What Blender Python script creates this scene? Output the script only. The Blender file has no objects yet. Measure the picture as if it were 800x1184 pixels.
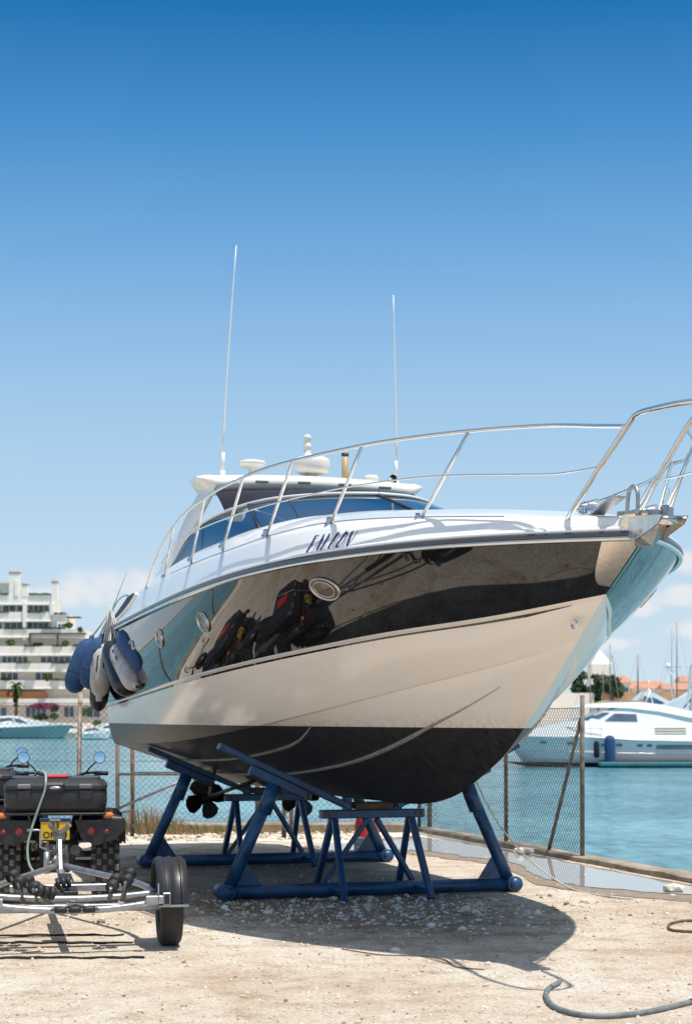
import bpy, math, random
import numpy as np
from mathutils import Vector, Matrix
random.seed(7)
PI = math.pi
scene = bpy.context.scene
COL = scene.collection

# ------------------------------------------------------------------ helpers
class MB:
    """collects verts / faces with a material slot per face and links them as ONE mesh object"""
    def __init__(s): s.v = []; s.f = []; s.m = []; s.sm = []
    def add(s, vs, fs, mi=0, smooth=False):
        o = len(s.v); s.v += [tuple(p) for p in vs]
        for f in fs:
            s.f.append(tuple(i + o for i in f)); s.m.append(mi); s.sm.append(smooth)
        return s
    def box(s, c, d, mi=0, rot=None, bev=0.0):
        x, y, z = d[0]/2, d[1]/2, d[2]/2
        if bev <= 0:
            vs = [Vector((a*x, b*y, e*z)) for a in (-1,1) for b in (-1,1) for e in (-1,1)]
            fs = [(0,1,3,2),(4,6,7,5),(0,4,5,1),(2,3,7,6),(0,2,6,4),(1,5,7,3)]
        else:
            b_ = min(bev, x*.9, y*.9, z*.9); vs = []; fs = []; idx = {}
            for a in (-1,1):
                for b in (-1,1):
                    for e in (-1,1):
                        for ax in range(3):
                            p = [a*(x-b_), b*(y-b_), e*(z-b_)]
                            p[ax] = (a*x, b*y, e*z)[ax]
                            idx[(a,b,e,ax)] = len(vs); vs.append(Vector(p))
            I = idx
            for a in (-1,1):
                q=[I[(a,-1,-1,0)],I[(a,1,-1,0)],I[(a,1,1,0)],I[(a,-1,1,0)]]; fs.append(tuple(q if a>0 else q[::-1]))
                q=[I[(-1,a,-1,1)],I[(1,a,-1,1)],I[(1,a,1,1)],I[(-1,a,1,1)]]; fs.append(tuple(q if a<0 else q[::-1]))
                q=[I[(-1,-1,a,2)],I[(1,-1,a,2)],I[(1,1,a,2)],I[(-1,1,a,2)]]; fs.append(tuple(q if a>0 else q[::-1]))
            for a in (-1,1):
                for b in (-1,1):
                    fs.append((I[(a,b,-1,0)],I[(a,b,1,0)],I[(a,b,1,1)],I[(a,b,-1,1)]))
                    fs.append((I[(a,-1,b,0)],I[(a,1,b,0)],I[(a,1,b,2)],I[(a,-1,b,2)]))
                    fs.append((I[(-1,a,b,1)],I[(1,a,b,1)],I[(1,a,b,2)],I[(-1,a,b,2)]))
                    for e in (-1,1): fs.append((I[(a,b,e,0)],I[(a,b,e,1)],I[(a,b,e,2)]))
        if rot is not None: vs = [rot @ p for p in vs]
        c = Vector(c)
        return s.add([p + c for p in vs], fs, mi)
    def path(s, pts, r, n=8, mi=0, closed=False, caps=True, smooth=True):
        """tube along a polyline; r is a number or one radius per point"""
        P = [Vector(p) for p in pts]; m = len(P)
        R = r if isinstance(r, (list, tuple)) else [r]*m
        T = []
        for i in range(m):
            a = P[i-1] if (i > 0 or closed) else P[i]; b = P[(i+1) % m] if (i < m-1 or closed) else P[i]
            t = b - a; T.append(t.normalized() if t.length > 1e-9 else Vector((0,0,1)))
        up = Vector((0,0,1)) if abs(T[0].z) < .9 else Vector((1,0,0))
        u = T[0].cross(up).normalized(); vs = []
        for i in range(m):
            u = (u - T[i]*u.dot(T[i])).normalized(); w = T[i].cross(u)
            for k in range(n):
                a = 2*PI*k/n
                vs.append(P[i] + (u*math.cos(a) + w*math.sin(a))*R[i])
        fs = []
        for i in range(m if closed else m-1):
            j = (i+1) % m
            for k in range(n):
                l = (k+1) % n; fs.append((i*n+k, i*n+l, j*n+l, j*n+k))
        s.add(vs, fs, mi, smooth)
        if caps and not closed:
            s.add(vs[:n], [tuple(range(n))[::-1]], mi); s.add(vs[-n:], [tuple(range(n))], mi)
        return s
    def tube(s, a, b, r, r2=None, n=12, mi=0, smooth=True):
        return s.path([a, b], [r, r if r2 is None else r2], n, mi, smooth=smooth)
    def bar(s, a, b, w, h, mi=0, up=(0,0,1)):
        """rectangular bar from a to b"""
        a = Vector(a); b = Vector(b); t = (b-a); L = t.length; t.normalize()
        up = Vector(up); x = t.cross(up)
        if x.length < 1e-4: x = t.cross(Vector((1,0,0)))
        x.normalize(); z = x.cross(t)
        R = Matrix((x, t, z)).transposed()
        return s.box((a+b)/2, (w, L, h), mi, R, bev=min(w,h)*.12)
    def lathe(s, prof, c=(0,0,0), axis=(0,0,1), n=24, mi=0, smooth=True, closed=False):
        ax = Vector(axis).normalized(); up = Vector((1,0,0)) if abs(ax.x) < .9 else Vector((0,1,0))
        u = ax.cross(up).normalized(); w = ax.cross(u); c = Vector(c); vs = []; fs = []
        for (r, h) in prof:
            for k in range(n):
                a = 2*PI*k/n; vs.append(c + ax*h + (u*math.cos(a)+w*math.sin(a))*max(r,1e-5))
        m = len(prof)
        for i in range(m if closed else m-1):
            j = (i+1) % m
            for k in range(n):
                l = (k+1) % n; fs.append((i*n+k, i*n+l, j*n+l, j*n+k))
        return s.add(vs, fs, mi, smooth)
    def grid(s, rows, mi=0, smooth=True, flip=False, mats=None):
        n = len(rows[0]); vs = [p for r in rows for p in r]
        for i in range(len(rows)-1):
            pass
        o = len(s.v); s.v += [tuple(p) for p in vs]
        for i in range(len(rows)-1):
            for j in range(n-1):
                q = (o+i*n+j, o+i*n+j+1, o+(i+1)*n+j+1, o+(i+1)*n+j)
                s.f.append(q[::-1] if flip else q); s.m.append(mats[i] if mats else mi); s.sm.append(smooth)
        return s
    def ell(s, c, r, mi=0, n=16, m=10, rot=None):
        rows = []
        for i in range(m+1):
            a = -PI/2 + PI*i/m; rr = []
            for j in range(n+1):
                b = 2*PI*j/n
                p = Vector((r[0]*math.cos(a)*math.cos(b), r[1]*math.cos(a)*math.sin(b), r[2]*math.sin(a)))
                if rot is not None: p = rot @ p
                rr.append(p + Vector(c))
            rows.append(rr)
        return s.grid(rows, mi)
    def build(s, name, mats, parent=None, shift=None, weld=True, sharp=None):
        me = bpy.data.meshes.new(name)
        vs = s.v if shift is None else [(a+shift[0], b+shift[1], c+shift[2]) for a, b, c in s.v]
        me.from_pydata(vs, [], s.f)
        if not isinstance(mats, (list, tuple)): mats = [mats]
        for m in mats: me.materials.append(m)
        me.polygons.foreach_set('material_index', s.m); me.polygons.foreach_set('use_smooth', s.sm)
        if weld:
            import bmesh
            bm = bmesh.new(); bm.from_mesh(me)
            bmesh.ops.remove_doubles(bm, verts=bm.verts, dist=1e-5)
            bmesh.ops.recalc_face_normals(bm, faces=bm.faces)
            if sharp:
                for e in bm.edges:
                    if len(e.link_faces) == 2 and e.calc_face_angle(0) > math.radians(sharp): e.smooth = False
            bm.to_mesh(me); bm.free()
        me.update()
        o = bpy.data.objects.new(name, me); COL.objects.link(o)
        if parent is not None: o.parent = parent
        return o

def thing(name, label, cat, loc=(0,0,0), rz=0.0, group=None):
    o = bpy.data.objects.new(name, None); COL.objects.link(o)
    o.location = loc; o.rotation_euler = (0,0,rz); o.empty_display_size = .2
    return tag(o, label, cat, group)
def tag(o, label=None, cat=None, group=None, kind=None):
    if label: o['label'] = label
    if cat: o['category'] = cat
    if group: o['group'] = group
    if kind: o['kind'] = kind
    return o
def copy_tree(o, parent=None):
    c = o.copy(); COL.objects.link(c); c.parent = parent
    for ch in [x for x in COL.objects if x.parent == o]: copy_tree(ch, c)
    return c
def spline(xs, ys):
    """natural cubic spline"""
    n = len(xs); h = [xs[i+1]-xs[i] for i in range(n-1)]
    Am = np.zeros((n,n)); b = np.zeros(n); Am[0,0] = Am[-1,-1] = 1
    for i in range(1, n-1):
        Am[i,i-1] = h[i-1]; Am[i,i] = 2*(h[i-1]+h[i]); Am[i,i+1] = h[i]
        b[i] = 6*((ys[i+1]-ys[i])/h[i] - (ys[i]-ys[i-1])/h[i-1])
    M = np.linalg.solve(Am, b)
    def f(x):
        x = min(max(x, xs[0]), xs[-1]); i = 0
        while i < n-2 and x > xs[i+1]: i += 1
        A_ = xs[i+1]-x; B_ = x-xs[i]; hh = h[i]
        return float(M[i]*A_**3/(6*hh) + M[i+1]*B_**3/(6*hh) + (ys[i]/hh-M[i]*hh/6)*A_ + (ys[i+1]/hh-M[i+1]*hh/6)*B_)
    return f

def smooth_path(P, n=5):
    out = []
    for i in range(len(P)-1):
        p0 = Vector(P[max(0,i-1)]); p1 = Vector(P[i]); p2 = Vector(P[i+1]); p3 = Vector(P[min(len(P)-1,i+2)])
        for s_ in range(n):
            t = s_/n; out.append(.5*((2*p1)+(-p0+p2)*t+(2*p0-5*p1+4*p2-p3)*t*t+(-p0+3*p1-3*p2+p3)*t**3))
    out.append(Vector(P[-1])); return out

# ------------------------------------------------------------------ materials
def mat(name, col, rough=.5, metal=0.0, var=0.0, vscale=5.0, bump=0.0, bscale=40.0, spec=None, ior=None, coat=0.0, stretch=None, dirt=None):
    m = bpy.data.materials.new(name); m.use_nodes = True
    nt = m.node_tree; b = nt.nodes['Principled BSDF']; L = nt.links
    b.inputs['Base Color'].default_value = (*col, 1); b.inputs['Roughness'].default_value = rough
    b.inputs['Metallic'].default_value = metal
    if spec is not None: b.inputs['Specular IOR Level'].default_value = spec
    if ior: b.inputs['IOR'].default_value = ior
    if coat: b.inputs['Coat Weight'].default_value = coat; b.inputs['Coat Roughness'].default_value = .03
    tc = nt.nodes.new('ShaderNodeTexCoord'); src = tc.outputs['Object']
    if stretch:
        mp = nt.nodes.new('ShaderNodeMapping'); mp.inputs['Scale'].default_value = stretch
        L.new(src, mp.inputs['Vector']); src = mp.outputs['Vector']
    if var > 0:
        n = nt.nodes.new('ShaderNodeTexNoise'); n.inputs['Scale'].default_value = vscale; n.inputs['Detail'].default_value = 6
        n.inputs['Roughness'].default_value = .65
        L.new(src, n.inputs['Vector'])
        r = nt.nodes.new('ShaderNodeValToRGB'); e = r.color_ramp.elements
        e[0].position = .3; e[1].position = .72
        e[0].color = (*[c*(1-var) for c in col], 1); e[1].color = (*[min(1, c*(1+var)) for c in col], 1)
        if dirt: e[0].color = (*dirt, 1)
        L.new(n.outputs['Fac'], r.inputs['Fac']); L.new(r.outputs['Color'], b.inputs['Base Color'])
        mr = nt.nodes.new('ShaderNodeMapRange'); mr.inputs['To Min'].default_value = max(0, rough*(1-.25)); mr.inputs['To Max'].default_value = min(1, rough*1.25)
        L.new(n.outputs['Fac'], mr.inputs['Value']); L.new(mr.outputs['Result'], b.inputs['Roughness'])
    if bump > 0:
        n2 = nt.nodes.new('ShaderNodeTexNoise'); n2.inputs['Scale'].default_value = bscale; n2.inputs['Detail'].default_value = 4
        L.new(src, n2.inputs['Vector'])
        bp = nt.nodes.new('ShaderNodeBump'); bp.inputs['Strength'].default_value = bump; bp.inputs['Distance'].default_value = .02
        L.new(n2.outputs['Fac'], bp.inputs['Height']); L.new(bp.outputs['Normal'], b.inputs['Normal'])
    return m

M = {}
M['gel_white'] = mat('white_gelcoat', (.91,.91,.90), .18, var=.02, vscale=2, coat=.4)
M['gel_black'] = mat('black_gelcoat', (.006,.006,.007), .015, bump=.045, bscale=1.25, ior=1.66, stretch=(1,.6,1))
M['steel'] = mat('polished_steel', (.72,.71,.69), .12, 1.0, var=.06, vscale=9)
M['steel_plate'] = mat('brushed_stem_plate', (.74,.68,.60), .16, 1.0, var=.12, vscale=6, bump=.05, bscale=25, stretch=(6,6,.6))
M['white_frame'] = mat('white_window_frame', (.75,.75,.74), .3)
M['black_rubber'] = mat('black_rubber', (.018,.018,.019), .55, var=.3, vscale=20)
M['tyre'] = mat('dusty_tyre_rubber', (.030,.028,.026), .75, var=.5, vscale=14, bump=.3, bscale=60)
M['tyre_dusty'] = mat('mud_dusted_tyre_rubber', (.16,.145,.125), .9, var=.5, vscale=10, bump=.3, bscale=60, dirt=(.05,.045,.04))
M['plastic'] = mat('black_textured_plastic', (.024,.025,.028), .42, var=.25, vscale=12, bump=.12, bscale=220)
M['plastic_guard'] = mat('grey_mudguard_plastic', (.018,.019,.022), .42, var=.2, vscale=6, bump=.05, bscale=90)
M['grey_latch'] = mat('grey_latch_plastic', (.16,.16,.17), .35, var=.2)
M['galv'] = mat('galvanised_steel', (.40,.41,.43), .42, .8, var=.3, vscale=16, bump=.08, bscale=60)
M['galv_dark'] = mat('dull_zinc_hardware', (.22,.22,.21), .5, .7, var=.5, vscale=20)
M['blue_paint'] = mat('blue_cradle_paint', (.010,.072,.165), .36, var=.45, vscale=7, bump=.12, bscale=45, dirt=(.010,.030,.085))
M['blue_fabric'] = mat('blue_fender_cover', (.022,.070,.175), .85, var=.25, vscale=18, bump=.25, bscale=80)
M['navy'] = mat('navy_canvas', (.005,.007,.018), .85, var=.2, vscale=10, bump=.2, bscale=60)
M['blue_seat'] = mat('blue_vinyl', (.03,.14,.42), .5, var=.2)
M['fender_white'] = mat('weathered_white_fender_vinyl', (.48,.45,.43), .45, var=.35, vscale=9, dirt=(.30,.28,.26), stretch=(1,1,.5))
M['fender_dark'] = mat('dark_navy_fender_vinyl', (.010,.012,.022), .4, var=.3)
M['rope'] = mat('white_rope', (.62,.60,.55), .9, var=.2, vscale=60, bump=.5, bscale=150)
M['shadow_strip'] = mat('black_shadow_strip', (.012,.011,.010), .8, var=.4, vscale=30, bump=.5, bscale=60)  # near-black for the strips that stand in for shadow lines
M['hose_grey'] = mat('grey_green_hose', (.17,.19,.19), .6, var=.4, vscale=12, bump=.2, bscale=60)
M['hose_green'] = mat('pale_green_hose', (.30,.40,.33), .45, var=.15)
M['red_plastic'] = mat('red_plastic', (.55,.03,.03), .3, var=.15)
M['lamp_red'] = mat('red_lamp_lens', (.22,.008,.010), .2, coat=.6)
M['lamp_orange'] = mat('amber_lamp_lens', (.75,.20,.02), .15, coat=.6)
M['plate_yellow'] = mat('yellow_number_plate', (.72,.45,.02), .4, var=.12, vscale=12)
M['ink'] = mat('black_lettering', (.01,.01,.012), .4)
M['ink_blue'] = mat('navy_lettering', (.012,.028,.15), .35)
M['mirror'] = mat('mirror_glass', (.9,.9,.9), .02, 1.0)
M['wood'] = mat('weathered_wood_block', (.12,.07,.04), .85, var=.5, vscale=9, bump=.5, bscale=30, stretch=(1,1,6))
M['rust'] = mat('rusty_steel', (.22,.12,.07), .85, .2, var=.6, vscale=12, bump=.4, bscale=50, dirt=(.06,.045,.04))
M['post'] = mat('weathered_grey_post', (.20,.17,.14), .85, .1, var=.5, vscale=9, bump=.3, bscale=40, dirt=(.09,.06,.045))
M['post_light'] = mat('flaking_pale_post', (.42,.36,.30), .85, 0, var=.4, vscale=7, bump=.3, bscale=40, dirt=(.18,.09,.05))
M['wire'] = mat('chain_link_wire', (.10,.11,.11), .55, .6, var=.3)
M['concrete'] = mat('weathered_concrete', (.36,.31,.25), .95, var=.35, vscale=2.2, bump=.7, bscale=18, dirt=(.17,.125,.085))
M['brass'] = mat('bronze_propeller', (.03,.024,.02), .45, .8, var=.5, vscale=14)
M['tan_tube'] = mat('tan_plastic_tube', (.50,.36,.18), .5)
M['radome'] = mat('off_white_radome', (.74,.72,.66), .35, var=.05)
M['arch'] = mat('ivory_gelcoat', (.84,.81,.74), .25, var=.04, vscale=3, coat=.3)
M['port_rim'] = mat('satin_portlight_rim', (.55,.50,.45), .3, 1.0)
M['dark_void'] = mat('black_intake', (.006,.006,.007), .6)
M['port_glass'] = mat('bronze_portlight_glass', (.10,.075,.05), .12, coat=.5, var=.4, vscale=30)

def chipped(m, chip=(.16,.075,.035), th=.665, scale=9):
    nt = m.node_tree; L = nt.links; b = nt.nodes['Principled BSDF']; src = b.inputs['Base Color'].links[0].from_socket; N = nt.nodes.new
    tc = N('ShaderNodeTexCoord'); n = N('ShaderNodeTexNoise'); n.inputs['Scale'].default_value = scale; n.inputs['Detail'].default_value = 12; n.inputs['Roughness'].default_value = .75; L.new(tc.outputs['Object'], n.inputs[0])
    mr = N('ShaderNodeMapRange'); mr.inputs['From Min'].default_value = th; mr.inputs['From Max'].default_value = th+.02; L.new(n.outputs[0], mr.inputs['Value'])
    x = N('ShaderNodeMix'); x.data_type = 'RGBA'; L.new(mr.outputs[0], x.inputs[0]); L.new(src, x.inputs[6]); x.inputs[7].default_value = (*chip, 1); L.new(x.outputs[2], b.inputs['Base Color'])
chipped(M['blue_paint'], th=.64); chipped(M['galv'], (.13,.10,.08), .67, 14)
def glass_tint():
    m = bpy.data.materials.new('blue_tinted_windscreen_glass'); m.use_nodes = True; nt = m.node_tree; nt.nodes.clear()
    o = nt.nodes.new('ShaderNodeOutputMaterial'); t = nt.nodes.new('ShaderNodeBsdfTransparent'); t.inputs['Color'].default_value = (.05,.10,.17,1)
    g = nt.nodes.new('ShaderNodeBsdfGlossy'); g.inputs['Roughness'].default_value = .02; g.inputs['Color'].default_value = (.9,.95,1,1)
    f = nt.nodes.new('ShaderNodeFresnel'); f.inputs['IOR'].default_value = 1.55
    mx = nt.nodes.new('ShaderNodeMixShader')
    nt.links.new(f.outputs[0], mx.inputs[0]); nt.links.new(t.outputs[0], mx.inputs[1]); nt.links.new(g.outputs[0], mx.inputs[2]); nt.links.new(mx.outputs[0], o.inputs[0])
    return m
M['glass'] = glass_tint()

def hull_lower():
    """cream topside and near-black antifouling, split at the waterline plane of the boat"""
    m = bpy.data.materials.new('cream_hull_and_antifouling'); m.use_nodes = True; nt = m.node_tree; L = nt.links
    b = nt.nodes['Principled BSDF']; N = nt.nodes.new
    tc = N('ShaderNodeTexCoord'); sp = N('ShaderNodeSeparateXYZ'); L.new(tc.outputs['Object'], sp.inputs[0])
    mu = N('ShaderNodeMath'); mu.operation = 'MULTIPLY_ADD'; mu.inputs[1].default_value = -.004; L.new(sp.outputs['Y'], mu.inputs[0]); L.new(sp.outputs['Z'], mu.inputs[2])
    gt = N('ShaderNodeMath'); gt.operation = 'GREATER_THAN'; gt.inputs[1].default_value = 1.500-.84; L.new(mu.outputs[0], gt.inputs[0])
    mp = N('ShaderNodeMapping'); mp.inputs['Scale'].default_value = (2.6,2.6,.30); L.new(tc.outputs['Object'], mp.inputs[0])
    n = N('ShaderNodeTexNoise'); n.inputs['Scale'].default_value = 6; n.inputs['Detail'].default_value = 8; n.inputs['Roughness'].default_value = .7; L.new(mp.outputs[0], n.inputs[0])
    r = N('ShaderNodeValToRGB'); r.color_ramp.elements[0].position = .35; r.color_ramp.elements[1].position = .75
    r.color_ramp.elements[0].color = (.005,.005,.008,1); r.color_ramp.elements[1].color = (.045,.038,.040,1); L.new(n.outputs[0], r.inputs[0])
    r2 = N('ShaderNodeValToRGB'); r2.color_ramp.elements[0].color = (.82,.74,.65,1); r2.color_ramp.elements[1].color = (.88,.81,.72,1); L.new(n.outputs[0], r2.inputs[0])
    mx = N('ShaderNodeMix'); mx.data_type = 'RGBA'; L.new(gt.outputs[0], mx.inputs[0]); L.new(r.outputs[0], mx.inputs[6]); L.new(r2.outputs[0], mx.inputs[7]); sm = N('ShaderNodeMapRange'); sm.inputs['From Min'].default_value = .66; sm.inputs['From Max'].default_value = .80; sm.inputs['To Min'].default_value = 1; sm.inputs['To Max'].default_value = 0; L.new(mu.outputs[0], sm.inputs['Value'])
    nn = N('ShaderNodeTexNoise'); nn.inputs['Scale'].default_value = 9; nn.inputs['Detail'].default_value = 8; nn.inputs['Roughness'].default_value = .7; L.new(mp.outputs[0], nn.inputs[0])
    s2_ = N('ShaderNodeMapRange'); s2_.inputs['From Min'].default_value = .42; s2_.inputs['From Max'].default_value = .75; s2_.inputs['To Max'].default_value = .75; L.new(nn.outputs[0], s2_.inputs['Value'])
    sf = N('ShaderNodeMath'); sf.operation = 'MULTIPLY'; L.new(sm.outputs[0], sf.inputs[0]); L.new(s2_.outputs[0], sf.inputs[1])
    sg_ = N('ShaderNodeMath'); sg_.operation = 'MULTIPLY'; L.new(sf.outputs[0], sg_.inputs[0]); L.new(gt.outputs[0], sg_.inputs[1])
    mx2 = N('ShaderNodeMix'); mx2.data_type = 'RGBA'; mx2.inputs[7].default_value = (.42,.34,.25,1); L.new(sg_.outputs[0], mx2.inputs[0]); L.new(mx.outputs[2], mx2.inputs[6])
    L.new(mx2.outputs[2], b.inputs['Base Color'])
    mr = N('ShaderNodeMapRange'); mr.inputs['To Min'].default_value = .42; mr.inputs['To Max'].default_value = .12; L.new(gt.outputs[0], mr.inputs['Value']); L.new(mr.outputs[0], b.inputs['Roughness'])
    n3 = N('ShaderNodeTexNoise'); n3.inputs['Scale'].default_value = 1.2; L.new(tc.outputs['Object'], n3.inputs[0])
    bp = N('ShaderNodeBump'); bp.inputs['Strength'].default_value = .018; bp.inputs['Distance'].default_value = .05; L.new(n3.outputs[0], bp.inputs['Height'])
    L.new(bp.outputs[0], b.inputs['Normal'])
    return m
M['hull_lower'] = hull_lower()
M['gel_cream'] = mat('cream_gelcoat_stripe', (.80,.72,.62), .15)

def ground_mat():
    m = bpy.data.materials.new('sandy_gravel'); m.use_nodes = True; nt = m.node_tree; L = nt.links; N = nt.nodes.new
    b = nt.nodes['Principled BSDF']; b.inputs['Roughness'].default_value = .95; b.inputs['Specular IOR Level'].default_value = .15
    tc = N('ShaderNodeTexCoord')
    def noise(sc, det=8, ro=.6):
        n = N('ShaderNodeTexNoise'); n.inputs['Scale'].default_value = sc; n.inputs['Detail'].default_value = det; n.inputs['Roughness'].default_value = ro
        L.new(tc.outputs['Object'], n.inputs['Vector']); return n.outputs['Fac']
    def ramp(f, stops):
        r = N('ShaderNodeValToRGB'); e = r.color_ramp.elements
        while len(e) < len(stops): e.new(.5)
        for k, (p, c) in enumerate(stops): e[k].position = p; e[k].color = (*c, 1)
        L.new(f, r.inputs[0]); return r.outputs[0]
    def mixc(mode, fac, a, c):
        x = N('ShaderNodeMix'); x.data_type = 'RGBA'; x.blend_type = mode
        if isinstance(fac, float): x.inputs[0].default_value = fac
        else: L.new(fac, x.inputs[0])
        L.new(a, x.inputs[6]); L.new(c, x.inputs[7]); return x.outputs[2]
    big = ramp(noise(.55, 6), [(.30,(.66,.52,.40)),(.47,(.80,.69,.565)),(.62,(.87,.79,.69))])
    med = ramp(noise(3.2, 10, .78), [(.30,(.52,.43,.35)),(.43,(.86,.80,.74)),(.52,(1,1,1)),(.72,(1.12,1.12,1.14))])
    c = mixc('MULTIPLY', .95, big, med)
    fine = ramp(noise(38, 8, .8), [(.36,(.36,.31,.27)),(.46,(.92,.90,.88)),(.54,(1,1,1)),(.66,(1.22,1.22,1.22))])
    c = mixc('MULTIPLY', .85, c, fine)
    v = N('ShaderNodeTexVoronoi'); v.inputs['Scale'].default_value = 26; L.new(tc.outputs['Object'], v.inputs['Vector'])
    lt = N('ShaderNodeMath'); lt.operation = 'LESS_THAN'; lt.inputs[1].default_value = .22; L.new(v.outputs['Distance'], lt.inputs[0])
    sv = N('ShaderNodeSeparateColor'); L.new(v.outputs['Color'], sv.inputs[0])
    g1 = N('ShaderNodeMath'); g1.operation = 'GREATER_THAN'; g1.inputs[1].default_value = .72; L.new(sv.outputs[0], g1.inputs[0])
    pm = N('ShaderNodeMath'); pm.operation = 'MULTIPLY'; L.new(lt.outputs[0], pm.inputs[0]); L.new(g1.outputs[0], pm.inputs[1])
    peb = ramp(sv.outputs[1], [(0,(.20,.15,.11)),(.5,(.50,.43,.35)),(1,(.62,.60,.56))])
    c = mixc('MIX', pm.outputs[0], c, peb)
    # darker shingle tone painting the boat's shadow deeper, its edge broken by noise
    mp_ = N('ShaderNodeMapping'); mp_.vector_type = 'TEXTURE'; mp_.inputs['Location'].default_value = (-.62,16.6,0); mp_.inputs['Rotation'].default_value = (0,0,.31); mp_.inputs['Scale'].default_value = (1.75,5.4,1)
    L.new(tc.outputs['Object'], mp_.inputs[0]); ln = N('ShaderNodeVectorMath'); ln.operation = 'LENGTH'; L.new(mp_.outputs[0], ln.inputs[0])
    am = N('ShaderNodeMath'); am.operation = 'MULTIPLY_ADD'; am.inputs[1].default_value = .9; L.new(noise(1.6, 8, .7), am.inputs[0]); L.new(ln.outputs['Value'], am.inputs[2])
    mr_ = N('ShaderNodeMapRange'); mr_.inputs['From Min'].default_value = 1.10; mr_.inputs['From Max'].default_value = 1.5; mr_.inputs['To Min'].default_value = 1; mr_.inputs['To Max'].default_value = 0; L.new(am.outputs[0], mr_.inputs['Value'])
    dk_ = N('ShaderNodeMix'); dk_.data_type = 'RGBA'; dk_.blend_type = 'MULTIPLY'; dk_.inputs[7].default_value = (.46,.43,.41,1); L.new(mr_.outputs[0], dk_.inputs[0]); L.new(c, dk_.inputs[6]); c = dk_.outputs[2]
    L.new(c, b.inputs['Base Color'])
    n1 = noise(9, 8, .7); n2 = noise(70, 5, .7)
    ad = N('ShaderNodeMath'); ad.operation = 'MULTIPLY_ADD'; ad.inputs[1].default_value = .35; L.new(n2, ad.inputs[0]); L.new(n1, ad.inputs[2])
    ad2 = N('ShaderNodeMath'); ad2.operation = 'MULTIPLY_ADD'; ad2.inputs[1].default_value = .35; L.new(pm.outputs[0], ad2.inputs[0]); L.new(ad.outputs[0], ad2.inputs[2])
    bp = N('ShaderNodeBump'); bp.inputs['Strength'].default_value = 1.0; bp.inputs['Distance'].default_value = .05
    L.new(ad2.outputs[0], bp.inputs['Height']); L.new(bp.outputs[0], b.inputs['Normal'])
    return m
M['ground'] = ground_mat()

def water_mat():
    m = bpy.data.materials.new('harbour_water'); m.use_nodes = True; nt = m.node_tree; L = nt.links; N = nt.nodes.new
    b = nt.nodes['Principled BSDF']; b.inputs['Roughness'].default_value = .12; b.inputs['IOR'].default_value = 1.33
    b.inputs['Specular IOR Level'].default_value = .28
    tc = N('ShaderNodeTexCoord')
    mp = N('ShaderNodeMapping'); mp.inputs['Scale'].default_value = (1.6,.8,1); L.new(tc.outputs['Object'], mp.inputs[0])
    n = N('ShaderNodeTexNoise'); n.inputs['Scale'].default_value = 1.5; n.inputs['Detail'].default_value = 7; n.inputs['Roughness'].default_value = .62; L.new(mp.outputs[0], n.inputs[0])
    n2 = N('ShaderNodeTexNoise'); n2.inputs['Scale'].default_value = .12; n2.inputs['Detail'].default_value = 4; L.new(tc.outputs['Object'], n2.inputs[0])
    r = N('ShaderNodeValToRGB'); e = r.color_ramp.elements; e[0].position = .40; e[1].position = .62
    e[0].color = (.018,.135,.18,1); e[1].color = (.17,.42,.47,1)
    ad = N('ShaderNodeMath'); ad.operation = 'MULTIPLY_ADD'; ad.inputs[1].default_value = .42; L.new(n2.outputs[0], ad.inputs[0])
    m5 = N('ShaderNodeMath'); m5.operation = 'MULTIPLY'; m5.inputs[1].default_value = .60; L.new(n.outputs[0], m5.inputs[0]); L.new(m5.outputs[0], ad.inputs[2])
    L.new(ad.outputs[0], r.inputs[0]); L.new(r.outputs[0], b.inputs['Base Color'])
    bp = N('ShaderNodeBump'); bp.inputs['Strength'].default_value = 1.0; bp.inputs['Distance'].default_value = .14
    L.new(n.outputs[0], bp.inputs['Height']); L.new(bp.outputs[0], b.inputs['Normal'])
    return m
M['water'] = water_mat()
def puddle_mat():
    m = bpy.data.materials.new('shallow_puddle'); m.use_nodes = True; nt = m.node_tree; L = nt.links; N = nt.nodes.new
    b = nt.nodes['Principled BSDF']; b.inputs['Roughness'].default_value = .03; b.inputs['IOR'].default_value = 1.7; b.inputs['Base Color'].default_value = (.42,.39,.36,1)
    tc = N('ShaderNodeTexCoord'); n = N('ShaderNodeTexNoise'); n.inputs['Scale'].default_value = 3; n.inputs['Detail'].default_value = 3; L.new(tc.outputs['Object'], n.inputs[0])
    bp = N('ShaderNodeBump'); bp.inputs['Strength'].default_value = .06; bp.inputs['Distance'].default_value = .02; L.new(n.outputs[0], bp.inputs['Height']); L.new(bp.outputs[0], b.inputs['Normal'])
    return m
M['puddle'] = puddle_mat()

# ------------------------------------------------------------------ camera
cam = bpy.data.cameras.new('camera'); co = bpy.data.objects.new('camera', cam); COL.objects.link(co)
co.location = (0,0,1.55); co.rotation_euler = (PI/2,0,0)
cam.sensor_fit = 'VERTICAL'; cam.sensor_height = 36; cam.sensor_width = 24.3; cam.lens = 2000/1184*36
cam.shift_y = (835-592)/1184; cam.clip_end = 9000; cam.clip_start = .1
cam.dof.use_dof = True; cam.dof.focus_distance = 12.6; cam.dof.aperture_fstop = 4.2
scene.camera = co

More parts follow.
